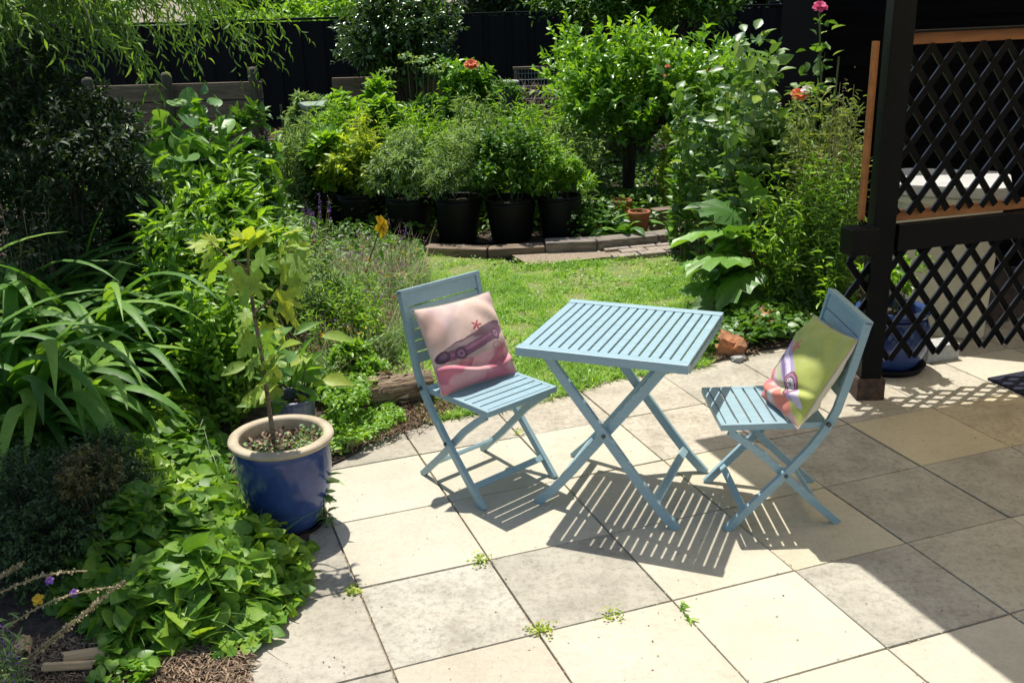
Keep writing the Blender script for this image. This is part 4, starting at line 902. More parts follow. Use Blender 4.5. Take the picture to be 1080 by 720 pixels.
# ================================================================== RIGHT BORDER
rb = G(795, 322)[:2]
rh = thing('rhubarb', 'big rhubarb-like plant with huge crinkled leaves beside the patio', 'plant', (*rb, 0))
def rp(u, v, dd=0): return Y(u, v, rb[1]+dd)-np.array([rb[0], rb[1], 0])
RL = [(790, 250, 722, 232, -.0), (800, 240, 745, 205, .1), (805, 225, 790, 185, .2), (815, 240, 840, 205, .2), (790, 275, 738, 262, -.25), (800, 285, 760, 300, -.35), (790, 300, 740, 318, -.35), (820, 260, 862, 235, .1), (820, 285, 872, 278, -.1), (815, 300, 865, 318, -.25), (800, 265, 770, 232, .0),
      (800, 300, 785, 335, -.4), (830, 245, 880, 255, .1), (790, 245, 755, 240, .2), (810, 290, 835, 330, -.3), (785, 285, 745, 285, -.1), (825, 270, 850, 300, -.3)]
P, D, st = [], [], []
for a, b_, c, d, dd in RL:
    p = rp(a, b_, dd*.5); q = rp(c, d, dd); P.append(p+(q-p)*.2); D.append(q-p+np.array([0, -.06, 0])); st.append([(rng.normal()*.04, rng.normal()*.04, 0), (p+(q-p)*.2)*[.35, .35, .6], p+(q-p)*.22])
P = np.array(P); D = np.array(D); L = np.linalg.norm(D, axis=1)*1.05+.10
P2 = np.concatenate([P, P*[.8, .8, .7]+rng.normal(size=P.shape)*[.1, .1, .05]]); D2 = np.concatenate([D, D+rng.normal(size=D.shape)*[.25, .25, .08]]); L2 = np.concatenate([L*.74, L*.5])
leaves('foliage', T_rhub, P2, D2, nrm(UPV+np.array([0, -.15, 0])+rng.normal(size=P2.shape)*.45), L2, L2*.85, L_big, rh, rng.uniform(0, 1, len(P2)), smooth=True)
tubes('stalks', np.array(st, float), .011, plain('rhubarb_stalk', (.16, .13, .04), (.14, .05, .03), bs=0), rh, 6)
bush(745, 868, 120, 7.2, 'ovate_shrub', 'dense lower shrub with round leaves right of the citrus', 'shrub', T_ovate, .085, .6, L_silver, ntw=620, per=8, clumps=40, nst=9, upb=1.3, depth=.4, core=.15, upn=.4, droop=.05, tiplight=.5)
bush(775, 845, 62, 7.6, 'rose_bush', 'tall thin rose at the top right with one pink bloom', 'shrub', T_ovate, .055, .5, L_mid, ntw=220, per=8, clumps=18, nst=6, upb=1.2)
rr_ = thing('climbing_rose', 'arching rose stem with an orange bloom near the post', 'shrub', (*Y(840, 250, 6.6)[:2], 0))
def rq(u, v): return Y(u, v, 6.6)-np.array(rr_.location)
tubes('stem', np.array([[rq(838, 260), rq(836, 200), rq(840, 140), rq(842, 100)], [rq(838, 260), rq(850, 180), rq(866, 90), rq(864, 10)], [rq(838, 250), rq(872, 180), rq(880, 110), rq(885, 60)]]), .006, M_stem, rr_)
k = 70; t_ = rng.random(k); P = rq(848, 250)+(rq(864, 10)-rq(848, 250))*t_[:, None]+rng.normal(size=(k, 3))*.05
leaves('foliage', T_ovate, P, rdir(k)*[1, 1, .5], nrm(UPV+rng.normal(size=(k, 3))*.5), .07, .04, L_mid, rr_)
flower(rr_, rq(841, 99)+[0, -.05, 0], .06, F_orange, 7, label='large orange rose bloom'); flower(rr_, rq(848, 94)+[0, -.06, 0], .04, F_white, 5, label='faded white rose bloom')
flower(rr_, rq(865, 7), .05, F_pink, 8, label='pink rose bloom')
# wispy plants by the post
def wispy(name, label, u0, u1, vt, D, n_, mat, flow=None, hj=.35, tw=9, ll=.035, T=None, wr=.16):
    a = Y(u0, vt, D); b_ = Y(u1, vt, D); h = a[2]; r = thing(name, label, 'plant', ((a[0]+b_[0])/2, D, 0)); w2 = (b_[0]-a[0])/2
    S = 7; t = np.linspace(0, 1, S); bx = rng.uniform(-w2*.7, w2*.7, n_); by = rng.normal(size=n_)*w2*.7; hh = h*(1-hj*rng.random(n_))
    q = np.stack([bx[:, None]+rng.normal(size=(n_, 1))*w2*.35*t**1.5, by[:, None]+rng.normal(size=(n_, 1))*w2*.4*t**1.5, hh[:, None]*t], -1)
    tubes('stem', q, np.linspace(.0035, .0015, S)[None], mat if mat is L_straw else M_stem, r, 4)
    O = q[:, 1:].reshape(-1, 3); O = np.repeat(O, tw, 0)+rng.normal(size=(len(O)*tw, 3))*[.02, .02, h*.05]; Dv = nrm(rng.normal(size=O.shape)*[1, 1, .4]+[0, 0, .7])
    sz = ll*rng.uniform(.6, 1.4, len(O)); leaves('foliage', T or T_lance, O, Dv, nrm(UPV+rng.normal(size=O.shape)*.6), sz, sz*wr, mat, r)
    if flow is not None:
        tp_ = q[:, -1]; k = 14; P = np.repeat(tp_, k, 0)-np.c_[np.zeros((n_*k, 2)), rng.random(n_*k)*.10]+rng.normal(size=(n_*k, 3))*.006
        leaves('blossom', T_small, P, rdir(len(P)), rdir(len(P)), .012, .009, flow, r)
    return r
wispy('ovate_wands', 'tall loose wands of round silvery-backed leaves above the lower shrub', 735, 872, 52, 6.9, 46, L_silver, tw=9, ll=.085, hj=.6, T=T_ovate, wr=.62)
wispy('ovate_wands', 'loose leafy wands between the golden shrub and the tall silvery shrub', 700, 770, 110, 7.6, 22, L_mid, tw=9, ll=.07, hj=.6, T=T_ovate, wr=.55)
for (lb, u0, u1, vt, D, n_, mt_) in WISP: wispy('border_perennial', lb, u0, u1, vt, D, n_, mt_, tw=16, ll=.065, hj=.5)
wispy('fennel', 'tall feathery yellow-green plant beside the raw timber strip', 838, 910, 112, 6.15, 80, L_fen, tw=24, ll=.05, hj=.7)
wispy('fennel', 'feathery green growth behind the beam end', 868, 908, 175, 5.7, 26, L_mid, tw=22, ll=.045, hj=.6)
wispy('tall_perennial', 'tangle of light green lance-leaved stems between the big leaves and the post', 800, 900, 175, 6.0, 46, L_bright, tw=10, ll=.06, T=T_lance, wr=.24, hj=.6)
wispy('tall_perennial', 'airy pale stems above the feathery growth near the raw timber strip', 815, 905, 92, 6.5, 22, L_fen, tw=8, ll=.06, T=T_ovate, wr=.4, hj=.5)
wispy('verbena', 'brown seed stalks with purple tips left of the post', 868, 908, 78, 5.9, 18, L_straw, None, hj=.4, tw=2, ll=.02)
wispy('verbena', 'thin dry stalk plant in front of the golden shrub', 715, 745, 175, 7.4, 7, L_straw, None, hj=.5, tw=2, ll=.03)
ivyR = [g2(735, 378), g2(762, 376), g2(800, 370), g2(850, 361), g2(882, 358), g2(905, 330), g2(860, 300), g2(800, 290), g2(755, 300), g2(738, 330)]
cover('ivy_cover', 'low leafy ground cover round the broken bricks at the patio edge', 'ground cover', ivyR, 4200, T_heart, .045, .9, L_mid, lambda x, y: .05+.09*vnoise(x, y, 6, 3))
bedmid = [g2(600, 262), g2(740, 245), g2(760, 225), g2(740, 150), g2(620, 150), g2(560, 200), g2(590, 250)]
cover('shade_cover', 'dark low ground cover in the shade under the citrus tree', 'ground cover', bedmid, 9000, T_small, .05, .7, L_mid, lambda x, y: .08+.22*vnoise(x, y, 3, 5))
bedback = [g2(300, 240), g2(440, 258), g2(590, 255), g2(640, 200), g2(700, 140), (2.5, 13.4), (-6, 13.4), (-5, 9), g2(250, 220)]
cover('weed_cover', 'mixed green undergrowth behind the row of black pots', 'ground cover', bedback, 15000, T_ovate, .07, .45, L_mid, lambda x, y: .10+.35*vnoise(x, y, 2.2, 8))
bedr2 = [g2(760, 225), g2(870, 300), (2.9, 6.7), (3.4, 12), (1.2, 12), g2(720, 150)]
cover('border_cover', 'green undergrowth between the shrubs of the right border', 'ground cover', bedr2, 8000, T_ovate, .06, .5, L_mid, lambda x, y: .15+.4*vnoise(x, y, 2.6, 2))
# broken bricks
def rock(name, label, loc, s, mat, seed, cat):
    import bmesh
    bm = bmesh.new(); bmesh.ops.create_cube(bm, size=1); bmesh.ops.subdivide_edges(bm, edges=bm.edges, cuts=5, use_grid_fill=True)
    r_ = np.random.default_rng(seed); ph = r_.uniform(0, 6, 9)
    for v_ in bm.verts:
        c = np.array(v_.co); k_ = .80+.2/max(np.linalg.norm(c)*1.4, .3); c = c*k_
        c += .04*np.array([math.sin(7*c[1]+ph[0]+5*c[2]), math.sin(6*c[2]+ph[1]+4*c[0]), math.sin(8*c[0]+ph[2]+6*c[1])])+r_.normal(size=3)*.04
        v_.co = Vector(tuple(c*np.array(s)))
    me = bpy.data.meshes.new(name); bm.to_mesh(me); bm.free(); o = link(name, me, mat); o.location = (loc[0], loc[1], s[2]*.42); o.rotation_euler = (r_.normal()*.15, r_.normal()*.15, r_.uniform(0, 3))
    return props(o, label, cat)
rock('broken_brick', 'jagged broken brick nearest the table in the ivy', g2(770, 374), (.14, .12, .11), M_brick, 3, 'brick')
rock('broken_brick', 'larger orange broken brick lying in the ivy toward the right chair', g2(806, 352), (.19, .11, .13), M_brick, 8, 'brick')
rock('broken_brick', 'small reddish brick piece half hidden behind the other two', g2(782, 342), (.10, .09, .08), M_brick, 12, 'brick')
rock('broken_brick', 'small brick piece under the big leaves near the trellis', g2(868, 352), (.11, .08, .08), M_brick, 15, 'brick')
rock('pebble', 'flat grey pebble at the foot of the broken bricks', g2(779, 380), (.07, .05, .03), M_kerb, 21, 'stone')

# ================================================================== LEFT BORDER
# strap-leaved clump
N_ = 320; sc = Y(52, 400, 4.35)[:2]; cen = rng.integers(0, 9, N_); cofs = np.c_[rng.uniform(-.75, .16, 9), rng.uniform(-.45, .55, 9)]
base = np.c_[sc+cofs[cen]+rng.normal(size=(N_, 2))*.04, np.full(N_, .01)]
sl_ = ribbons('strap_lily', base, rng.uniform(0, 6.28, N_), rng.uniform(1.15, 1.56, N_), rng.uniform(1.9, 3.3, N_), rng.uniform(.65, 1.22, N_), rng.uniform(.075, .12, N_), L_strap, S=16, twist=.25, fold=.3)
props(sl_, 'large clump of arching strap leaves filling the left side', 'plant')
N_ = 210; cen = rng.integers(0, 7, N_); c2_ = Y(60, 330, 5.0)[:2]+np.c_[rng.uniform(-.55, .40, 7), rng.uniform(-.25, .35, 7)]; base = np.c_[c2_[cen]+rng.normal(size=(N_, 2))*.05, np.full(N_, .01)]
props(ribbons('strap_lily', base, rng.uniform(0, 6.28, N_), rng.uniform(1.2, 1.56, N_), rng.uniform(1.7, 2.9, N_), rng.uniform(.9, 1.5, N_), rng.uniform(.06, .10, N_), L_strap, S=16, twist=.25, fold=.3), 'second strap-leaved clump standing behind the front one under the dark evergreen', 'plant')
N_ = 60; cen = rng.integers(0, 9, N_); base = np.c_[sc+cofs[cen]+rng.normal(size=(N_, 2))*.05, np.full(N_, .01)]
props(ribbons('strap_lily', base, rng.uniform(0, 6.28, N_), rng.uniform(1.3, 1.57, N_), rng.uniform(1.5, 2.6, N_), rng.uniform(.95, 1.35, N_), rng.uniform(.07, .10, N_), L_strap, S=16, twist=.25, fold=.3), 'taller upright strap leaves rising out of the arching clump', 'plant')
N_ = 90; base = np.c_[Y(20, 330, 5.3)[:2]+rng.normal(size=(N_, 2))*[.35, .3], np.full(N_, .01)]
props(ribbons('flax_clump', base, rng.uniform(0, 6.28, N_), rng.uniform(1.1, 1.5, N_), rng.uniform(.8, 2, N_), rng.uniform(.7, 1.15, N_), rng.uniform(.02, .035, N_), L_strap, S=10, twist=.2), 'narrow-leaved dark clump behind the strap lily at the left edge', 'plant')
wispy('dry_stalk_plant', 'straw-coloured seed stalks at the left edge above the strap leaves', -10, 60, 212, 5.0, 14, L_straw, None, tw=3)
# staked broad-leaved plants
bb_ = bush(148, 232, 112, 6.6, 'staked_bean', 'broad-leaved climbing plant tied to a dark garden stake', 'plant', T_heart, .11, .9, L_big, ntw=150, per=6, clumps=20, nst=6, stemr=.006, stemmat=M_stem, depth=.3, upb=.9)
bush(205, 285, 102, 7.0, 'broad_shrub', 'glossy leaved shrub between the garden stake and the wall post', 'shrub', T_ovate, .10, .48, L_mid, ntw=380, per=8, clumps=24, nst=6, depth=.35, upb=.9, tiplight=.5)
for (u, v0, v1, D, lb) in ((183, 122, 300, 6.5, 'thin dark garden stake among the climbing leaves'), (193, 150, 300, 6.4, 'second thin dark stake beside the climbing leaves'), (296, 110, 215, 9.2, 'thin grey stake in front of the low compost bay')):
    a = Y(u, v0, D); s_ = thing('garden_stake', lb, 'stake', (a[0], D, 0)); tubes('pole', np.array([[(0, 0, -.02), (.01, 0, a[2]/2), (0, 0, a[2])]]), .011, M_post, s_, 7); tubes('tie', np.array([[(-.015, -.013, a[2]*.7), (0, -.016, a[2]*.7+.003), (.015, -.013, a[2]*.7)]]), .003, M_kerb, s_, 4)
bush(215, 285, 168, 5.7, 'leafy_perennial', 'upright pointed-leaf perennial behind the fig', 'plant', T_lance, .11, .3, L_bright, ntw=330, per=9, clumps=20, nst=9, depth=.3, upb=1.5, stemr=.006, stemmat=M_stem, core=.15)
bush(150, 225, 215, 5.2, 'leafy_perennial', 'shaded pointed-leaf perennial beside the strap leaves', 'plant', T_lance, .10, .3, L_mid, ntw=330, per=9, clumps=20, nst=9, depth=.3, upb=1.3, stemr=.006, stemmat=M_stem, core=.15)
bush(195, 260, 290, 4.75, 'leafy_perennial', 'low bright perennial left of the ribbed pot', 'plant', T_ovate, .05, .5, L_bright, ntw=420, per=8, clumps=20, nst=5, depth=.25, stemr=.005, stemmat=M_stem)
bush(232, 300, 240, 6.1, 'leafy_perennial', 'soft green perennial seen past the fig stem', 'plant', T_ovate, .07, .45, L_mid, ntw=380, per=8, clumps=20, nst=5, depth=.3, stemr=.005, stemmat=M_stem)
bush(338, 402, 368, 4.95, 'leafy_perennial', 'soft bright clump between the ribbed pot and the log', 'plant', T_ovate, .038, .5, L_bright, ntw=420, per=8, clumps=16, nst=5, depth=.2, stemr=.004, stemmat=M_stem)
bush(372, 412, 350, 5.35, 'leafy_perennial', 'grey-green weedy tuft just behind the log', 'plant', T_lance, .05, .25, L_grey, ntw=240, per=8, clumps=12, nst=5, depth=.2, stemr=.004, stemmat=M_stem)
for (u0, u1, vt, D, n_, mt_, T_, wr_, ll_, tw_, lb) in (
        (150, 235, 118, 6.2, 16, L_big, T_heart, .85, .12, 4, 'scrambling broad-leaved stems beside the garden stake'), (205, 290, 112, 6.5, 22, L_citrus, T_ovate, .45, .10, 6, 'tall lit leafy stems in front of the wall post'),
        (185, 285, 172, 5.6, 34, L_bright, T_lance, .26, .10, 9, 'upright lime lance-leaved stems behind the fig'), (140, 215, 235, 5.0, 26, L_bright, T_lance, .28, .09, 8, 'lit slender stems rising beside the strap leaves'),
        (190, 262, 300, 4.6, 40, L_bright, T_ovate, .5, .045, 12, 'loose low bright growth left of the blue pot'), (270, 330, 238, 6.2, 26, L_grey, T_lance, .2, .06, 12, 'tall silvery wildflower stems at the back of the patch'),
        (300, 368, 278, 5.6, 44, L_grey, T_lance, .2, .05, 12, 'feathery grey-green lavender mound right of the fig'), (330, 410, 300, 5.5, 46, L_bright, T_lance, .22, .04, 12, 'soft light green wildflower growth beside the lawn')):
    wispy('tall_perennial', lb, u0, u1, vt, D, n_, mt_, tw=tw_, ll=ll_, T=T_, wr=wr_, hj=.55)
cover('front_weeds', 'low weeds covering the soil between the wildflowers and the pots', 'ground cover', [g2(300, 290), g2(325, 250), g2(440, 262), g2(450, 285), g2(400, 310), g2(340, 320)], 4200, T_ovate, .045, .45, L_mid, lambda x, y: .06+.14*vnoise(x, y, 5, 2))
# wildflower patch
wf = [g2(300, 330), g2(326, 300), g2(425, 286), g2(455, 300), g2(440, 330), g2(425, 372), g2(400, 400), g2(345, 430), g2(310, 420)]
q = scatter(wf, 6500); n_ = len(q); dens = vnoise(q[:, 0], q[:, 1], 4, 6)
o = ribbons('meadow_stems', np.c_[q, np.full(n_, .0)], rng.uniform(0, 6.28, n_), rng.uniform(.9, 1.5, n_), rng.uniform(.2, 1.0, n_), rng.uniform(.10, .36, n_)*(.6+.6*dens), rng.uniform(.003, .006, n_), L_grey, S=5)
props(o, 'mass of thin grey-green lavender and wildflower stems left of the lawn', 'wildflowers', kind='stuff')
cover('meadow_leaves', 'small leaves of the wildflower patch beside the lawn', 'ground cover', wf, 15000, T_lance, .032, .32, L_grey, lambda x, y: .08+.22*vnoise(x, y, 4, 6), tilt=.9, lift=.8)
for mt_, k, s_, lb in ((F_purple, 110, .010, 'small purple lavender and cornflower heads'), (F_mauve, 260, .010, 'small dull pink clover-like heads'), (F_yellow, 26, .016, 'small yellow flower heads'), (F_pink, 22, .015, 'small bright pink flower heads')):
    q = scatter(wf, k); P = np.c_[q, rng.uniform(.16, .34, k)]; kk = 5; P = np.repeat(P, kk, 0)+rng.normal(size=(k*kk, 3))*[.006, .006, .012]
    props(leaves('meadow_flowers', T_small, P, rdir(len(P)), rdir(len(P)), s_, s_*.8, mt_), lb+' scattered over the wildflower patch', 'flowers', kind='stuff')
q = scatter(wf, 700); n_ = len(q)
props(ribbons('dry_grass_stems', np.c_[q, np.full(n_, .0)], rng.uniform(0, 6.28, n_), rng.uniform(.9, 1.5, n_), rng.uniform(.2, .8, n_), rng.uniform(.3, .5, n_), rng.uniform(.003, .005, n_), L_straw, S=5), 'straw-coloured dry stems in the wildflower patch', 'dry stems', kind='stuff')
yl = thing('yellow_flower', 'single tall yellow flower standing above the wildflower patch', 'flower', (*Y(400, 300, 6.4)[:2], 0)); yp = Y(402, 238, 6.4)-np.array(yl.location)
tubes('stem', np.array([[(-.15, 0, 0), (-.05, 0, yp[2]*.6), yp]]), .005, M_stem, yl); flower(yl, yp+[0, -.02, 0], .075, F_yellow, 6, normal=(.9, -.35, .15), layers=3); 
k = 7; leaves('foliage', T_lance, yp*np.linspace(.5, .95, k)[:, None], rdir(k)*[1, 1, .3], UPV+rng.normal(size=(k, 3))*.3, .09, .03, L_mid, yl)
for (u0, u1, vt, D, lb) in ((300, 345, 205, 6.9, 'leaning lavender stalks with purple tips in front of the leftmost pots'), (408, 430, 225, 6.8, 'single dry flower stalk leaning over the lawn edge')):
    wispy('lavender', lb, u0, u1, vt, D, 14 if u0 == 300 else 3, L_straw, F_purple, tw=2, ll=.02)
# low leafy cover through the left bed
bl1 = [g2(200, 470), g2(235, 425), g2(330, 425), g2(352, 470), g2(392, 452), g2(400, 400), g2(335, 330), g2(220, 330), g2(150, 400)]
cover('chickweed_cover', 'bright small-leaved ground cover behind the blue pot', 'ground cover', bl1, 12000, T_ovate, .034, .55, L_bright, lambda x, y: .07+.14*vnoise(x, y, 5, 4))
bl2 = [g2(330, 335), g2(335, 270), g2(300, 235), g2(140, 230), (-3.6, 5), (-2.6, 4.2), g2(200, 340)]
cover('bed_cover', 'mid green undergrowth behind the fig and strap leaves', 'ground cover', bl2, 14000, T_ovate, .055, .5, L_mid, lambda x, y: .12+.28*vnoise(x, y, 3, 1))
cover('edge_weeds', 'low green weeds creeping over the litter between the blue pot and the log', 'ground cover', [g2(350, 486), g2(396, 470), g2(430, 452), g2(412, 432), g2(372, 428), g2(345, 445)], 2200, T_ovate, .028, .55, L_bright, lambda x, y: .025+.07*vnoise(x, y, 9, 4))
# heart-leaved trailing mass
vp = [g2(318, 588), g2(303, 632), g2(268, 668), g2(222, 688), g2(120, 696), g2(62, 650), g2(70, 560), g2(130, 500), g2(150, 440), g2(205, 410), g2(228, 445), g2(235, 500), g2(262, 555)]
vpa = np.array(vp)
def edged(x, y, poly=vpa):
    d = np.full(len(x), 9.); n_ = len(poly)
    for i in range(n_):
        a, b_ = poly[i], poly[(i+1) % n_]; ab = b_-a; t = np.clip(((x-a[0])*ab[0]+(y-a[1])*ab[1])/(ab@ab), 0, 1); d = np.minimum(d, np.hypot(x-a[0]-t*ab[0], y-a[1]-t*ab[1]))
    return d
hv = lambda x, y: .03+(.24*(1-np.exp(-edged(x, y)/.14)))*(.55+.75*vnoise(x, y, 9, 3))
o = cover('trailing_vine', 'mass of bright heart-shaped leaves spilling beside the blue pot', 'ground cover', vp, 4600, T_heart, .060, .92, L_vine, hv, tilt=.62, lift=.8)
cover('trailing_vine', 'loose outer runners of heart-shaped leaves creeping over the paving edge', 'ground cover', [g2(334, 582), g2(318, 640), g2(282, 682), g2(235, 702), g2(215, 680), g2(262, 655), g2(296, 620), g2(306, 575)], 420, T_heart, .042, .92, L_vine, lambda x, y: .035+0*x, tilt=.5, lift=.5)
q = scatter(vp, 500); qq = np.c_[q, hv(q[:, 0], q[:, 1])*.8]
props(ribbons('vine_runners', qq*[1, 1, .3], rng.uniform(0, 6.28, 500), rng.uniform(.6, 1.4, 500), rng.uniform(.5, 1.5, 500), rng.uniform(.15, .3, 500), rng.uniform(.004, .006, 500), L_mid, S=6), 'thin runners under the heart-shaped leaves', 'runners', kind='stuff')
# dark small-leaved shrub bottom left
bush(-60, 150, 478, 3.35, 'small_leaf_shrub', 'dark fine-leaved shrub with tiny coppery leaves at the lower left edge', 'shrub', T_small, .017, .6, L_dark, ntw=2300, per=11, clumps=40, nst=7, depth=.5, tiplight=.9, upb=.2, stemr=.006)
bush(50, 140, 482, 3.25, 'small_leaf_shrub', 'olive-brown tips of the fine-leaved shrub beside the heart-shaped leaves', 'shrub', T_small, .018, .6, L_copper, ntw=190, per=10, clumps=14, nst=4, depth=.22, vb=520, stemr=.004)
# dry seed spikes in the near corner
sp_ = thing('seed_spike_plant', 'long pale seed spikes arching across the near left corner', 'plant', (-1.62, 2.45, 0))
def sq(u, v, D): return Y(u, v, D)-np.array([-1.62, 2.45, 0])
spk = [[(-20, 690), (20, 640), (70, 622), (130, 618)], [(-30, 640), (0, 625), (40, 600), (92, 602)], [(-10, 612), (5, 605), (14, 600), (22, 594)], [(20, 700), (60, 668), (95, 640), (132, 612)], [(20, 706), (50, 680), (80, 655), (102, 636)], [(-20, 650), (0, 638), (20, 620), (30, 600)]]
for s_ in spk[:5]:
    pa = np.array([sq(u, v, 2.50+.02*i) for i, (u, v) in enumerate(s_)]); pa2 = np.array([pa[0]*(1-t)**3+3*pa[1]*t*(1-t)**2+3*pa[2]*t*t*(1-t)+pa[3]*t**3 for t in np.linspace(0, 1, 14)])
    st_ = tubes('seed_spike', pa2[None], .0022, L_straw, sp_, 5)
    k = 130; t = rng.random(k)**.8; P = np.stack([np.interp(t, np.linspace(0, 1, 14), pa2[:, j]) for j in range(3)], 1)+rng.normal(size=(k, 3))*.0025
    leaves('seed_capsules', T_small, P, rdir(k), rdir(k), .010, .008, L_straw, st_)['kind'] = 'stuff'
for (u, v) in ((78, 625), (52, 612), (18, 700), (30, 712), (12, 708)):
    if v < 640: flower(sp_, sq(u, v, 2.55), .014, F_purple, 5, 'blossom')
wispy('catmint', 'low purple-flowered catmint in the near left corner', -20, 30, 655, 2.47, 9, L_grey, F_purple, tw=8, ll=.03)
flower(sp_, sq(40, 632, 2.62), .02, F_yellow, 5, 'blossom')
# small plants in the corner
cover('strawberry_cover', 'small pale green seedlings on the wood chips', 'ground cover', [g2(95, 715), g2(120, 690), g2(170, 700), g2(165, 730), g2(100, 735)], 90, T_heart, .04, .9, L_bright, lambda x, y: .05+0*x)
# mulch
mu = [g2(262, 735), g2(266, 690), g2(300, 646), g2(322, 592), g2(300, 590), g2(230, 670), g2(60, 680), g2(-60, 680), g2(-60, 740)]
cover('wood_mulch', 'brown wood chip mulch along the bottom left edge of the paving', 'mulch', mu, 9000, T_lance, .032, .16, L_chip, lambda x, y: .018+.012*vnoise(x, y, 12, 1), tilt=.35, lift=.3)
ml = [g2(338, 492), g2(356, 484), g2(402, 470), g2(448, 455), g2(470, 440), g2(500, 430), g2(450, 400), g2(400, 405), g2(380, 440)]
cover('leaf_litter', 'dry brown leaf litter behind the left chair', 'mulch', ml, 3600, T_lance, .034, .13, L_chip, lambda x, y: .018+.03*vnoise(x, y, 9, 1), tilt=.5, lift=.3)
bl3 = [g2(742, 382), g2(700, 392), g2(760, 372), g2(800, 368), g2(795, 374)]
cover('leaf_litter', 'dry straw litter at the lawn corner by the broken bricks', 'mulch', bl3, 700, T_lance, .025, .25, L_chip, lambda x, y: .022+0*x, tilt=.4)
for (u, v, L_, w_, rz_, lb) in ((92, 700, .13, .05, .25, 'curved pale bark offcut lying on the wood chips'), (26, 692, .09, .05, 1.9, 'pointed pale wood chip at the near left corner'), (75, 712, .16, .03, .1, 'long thin pale wood offcut below the curved one'), (10, 700, .10, .05, .9, 'pale wood offcut at the very edge of the picture')):
    c = g2(u, v); a = np.linspace(-1, 1, 9); V = []; 
    for e in (-1, 1):
        for z_ in (0, .006):
            for x in a: V.append((e*L_/2*(1-.15*abs(x)*(1 if e > 0 else .3)), x*w_/2, .03+z_+.016*(1-x*x)))
    V = [tuple(np.array(p)+rng.normal(size=3)*[.004, .001, .002]) for p in V]; Fq = []
    for i in range(8): Fq += [[i, i+1, 19+i, 18+i], [9+i, 27+i, 28+i, 10+i], [i, 9+i, 10+i, i+1], [18+i, 19+i, 28+i, 27+i]]
    Fq += [[0, 18, 27, 9], [8, 17, 35, 26]]
    o = MB().add(V, Fq).build('wood_offcut', M_cutwood); o.location = (c[0], c[1], .0); o.rotation_euler = (0, .05, rz_); props(o, lb, 'wood')
# log behind the left chair
lg = thing('rough_log', 'short rough-barked log lying behind the left chair', 'log', (*g2(418, 427), .075), R(18))
S = 14; V = []; F = []
for i in range(S):
    x = (i/(S-1)-.5)*.36
    for j in range(20):
        a = j/20*2*math.pi; r_ = .082*(1+.07*math.sin(3*a+x*9)+.05*math.sin(9*a+x*20)+rng.normal()*.02)*(1-.06*(abs(x)*5)**2*.1); V.append((x, r_*math.cos(a), r_*math.sin(a)))
for i in range(S-1):
    for j in range(20): F.append([i*20+j, i*20+(j+1) % 20, (i+1)*20+(j+1) % 20, (i+1)*20+j])
MB().add(V, F).build('bark', M_log, lg, smooth=True)
for e, i0 in ((-1, 0), (1, S-1)):
    vv = V[i0*20:(i0+1)*20]; MB().add(vv, [list(range(20))[::e]]).build('cut_end', M_cutwood, lg)
k = 120; a = rng.random(k)*6.28; P = np.c_[rng.uniform(-.17, .17, k), .086*np.cos(a), .086*np.sin(a)]
props(leaves('bark_flakes', T_lance, P, rdir(k)*[1, .4, .4], np.c_[np.zeros(k), np.cos(a), np.sin(a)], .06, .014, L_chip, lg), kind='stuff')
# weeds in the joints
for (u, v, s, n_, lb) in ((372, 624, .032, 50, 'tuft of weed in the joint nearest the trailing leaves'), (507, 592, .036, 60, 'yellow-green weed tuft at the slab corner in front of the left chair'), (572, 665, .042, 70, 'weed tuft at the slab corner nearest the camera'),
                          (645, 650, .04, 36, 'sparse weed along the joint between two cream slabs'), (720, 642, .02, 9, 'small green seedling below the table shadow'), (727, 654, .022, 9, 'small star-shaped seedling right of the joint weeds'), (546, 457, .03, 24, 'tiny weed behind the left chair')):
    c = g2(u, v); r = thing('joint_weed', lb, 'weed', (*c, 0)); P = rng.normal(size=(n_, 3))*[s*.55, s*.45, 0]; P[:, :2] = P[:, :2]@np.array([[math.cos(A0), math.sin(A0)], [-math.sin(A0), math.cos(A0)]]) if n_ > 20 else P[:, :2]*.4
    P[:, 2] = rng.uniform(.002, .022, n_)
    leaves('foliage', T_small if n_ > 20 else T_lance, P, rdir(n_)*[1, 1, .4]+[0, 0, .2], nrm(UPV+rng.normal(size=(n_, 3))*.5), (.013 if n_ > 20 else .028)*rng.uniform(.6, 1.4, n_), .010, L_yel if n_ > 20 else L_bright, r)
wd = thing('tall_weed', 'slender leafy weed growing from the joint beside the blue pot', 'weed', (*g2(345, 556), 0))
tubes('stem', np.array([[(0, 0, 0), (-.005, 0, .1), (.01, 0, .20)]]), .004, M_stem, wd)
k = 42; z_ = rng.uniform(.02, .21, k); P = np.c_[rng.normal(size=k)*.006, rng.normal(size=k)*.006, z_]; a = rng.random(k)*6.28
leaves('foliage', T_lance, P, np.c_[np.cos(a), np.sin(a), .35-.4*rng.random(k)], nrm(UPV+rng.normal(size=(k, 3))*.3), rng.uniform(.05, .10, k)*(.5+z_*2.2), .018, L_grey, wd)
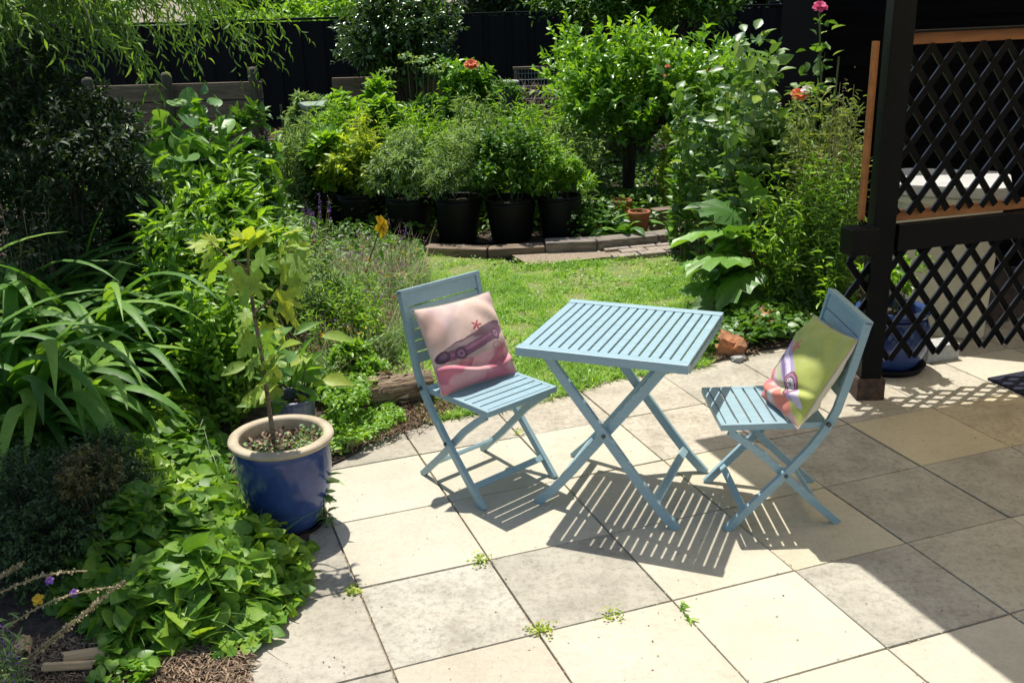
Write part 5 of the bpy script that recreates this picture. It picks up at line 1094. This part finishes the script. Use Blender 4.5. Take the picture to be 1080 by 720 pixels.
# grit, fallen bits
sc_ = []; 
c = scatter([slab(-1, 0), slab(6, 0), slab(6, 5), slab(-1, 5)], 420); n_ = len(c)
props(leaves('fallen_bits', T_small, np.c_[c, np.full(n_, .003)], rdir(n_)*[1, 1, .1], nrm(UPV+rng.normal(size=(n_, 3))*.2), rng.uniform(.004, .011, n_), rng.uniform(.003, .007, n_), L_chip), 'tiny dry leaf crumbs scattered over the paving', 'debris', kind='stuff')
jt = []
for i in range(-1, 8): jt.append((slab(i, -1), slab(i, 6)))
for j in range(0, 6): jt.append((slab(-1, j), slab(8, j)))
P = np.concatenate([a+(b_-a)*rng.random((90, 1))+rng.normal(size=(90, 2))*.003 for a, b_ in jt]); n_ = len(P)
props(leaves('joint_moss', T_small, np.c_[P, np.full(n_, .001)], rdir(n_)*[1, 1, .2], nrm(UPV+rng.normal(size=(n_, 3))*.3), rng.uniform(.004, .010, n_), .006, L_straw), 'dry moss and grit caught in the paving joints', 'moss', kind='stuff')

# unseen tree added for its shade on the fine-leaved shrub, crown above the picture
ot = thing('added_shade_tree', 'added tree at the far left whose unseen overhead crown shades the lower left corner', 'tree', (-3.5, 3.9, 0))
tubes('trunk', np.array([[(0, 0, -.05), (.03, .02, .9), (.1, .1, 1.8), (.35, .2, 2.5), (.8, .25, 3.0)]]), np.array([[.09, .08, .07, .05, .03]]), M_bark, ot, 9)
tubes('branches', np.array([[(.1, .1, 1.8), (.3, -.1, 2.4), (.7, -.4, 2.9)], [(.35, .2, 2.5), (.9, .0, 2.8), (1.5, .1, 3.0)], [(.35, .2, 2.5), (.7, .5, 2.8), (1.1, .8, 3.1)]]), np.array([[.04, .025, .012]]), M_bark, ot, 6)
k = 2300; d = rdir(k)*rng.random((k, 1))**.4; O = d*np.array([.95, .85, .45])+np.array([.95, .2, 3.05]); P, D, N = twig_leaves(O, rdir(k), .22, 8, .06, .3, 45, .8)
leaves('crown', T_ovate, P, D, N, rng.uniform(.06, .10, len(P)), rng.uniform(.03, .045, len(P)), L_mid, ot)
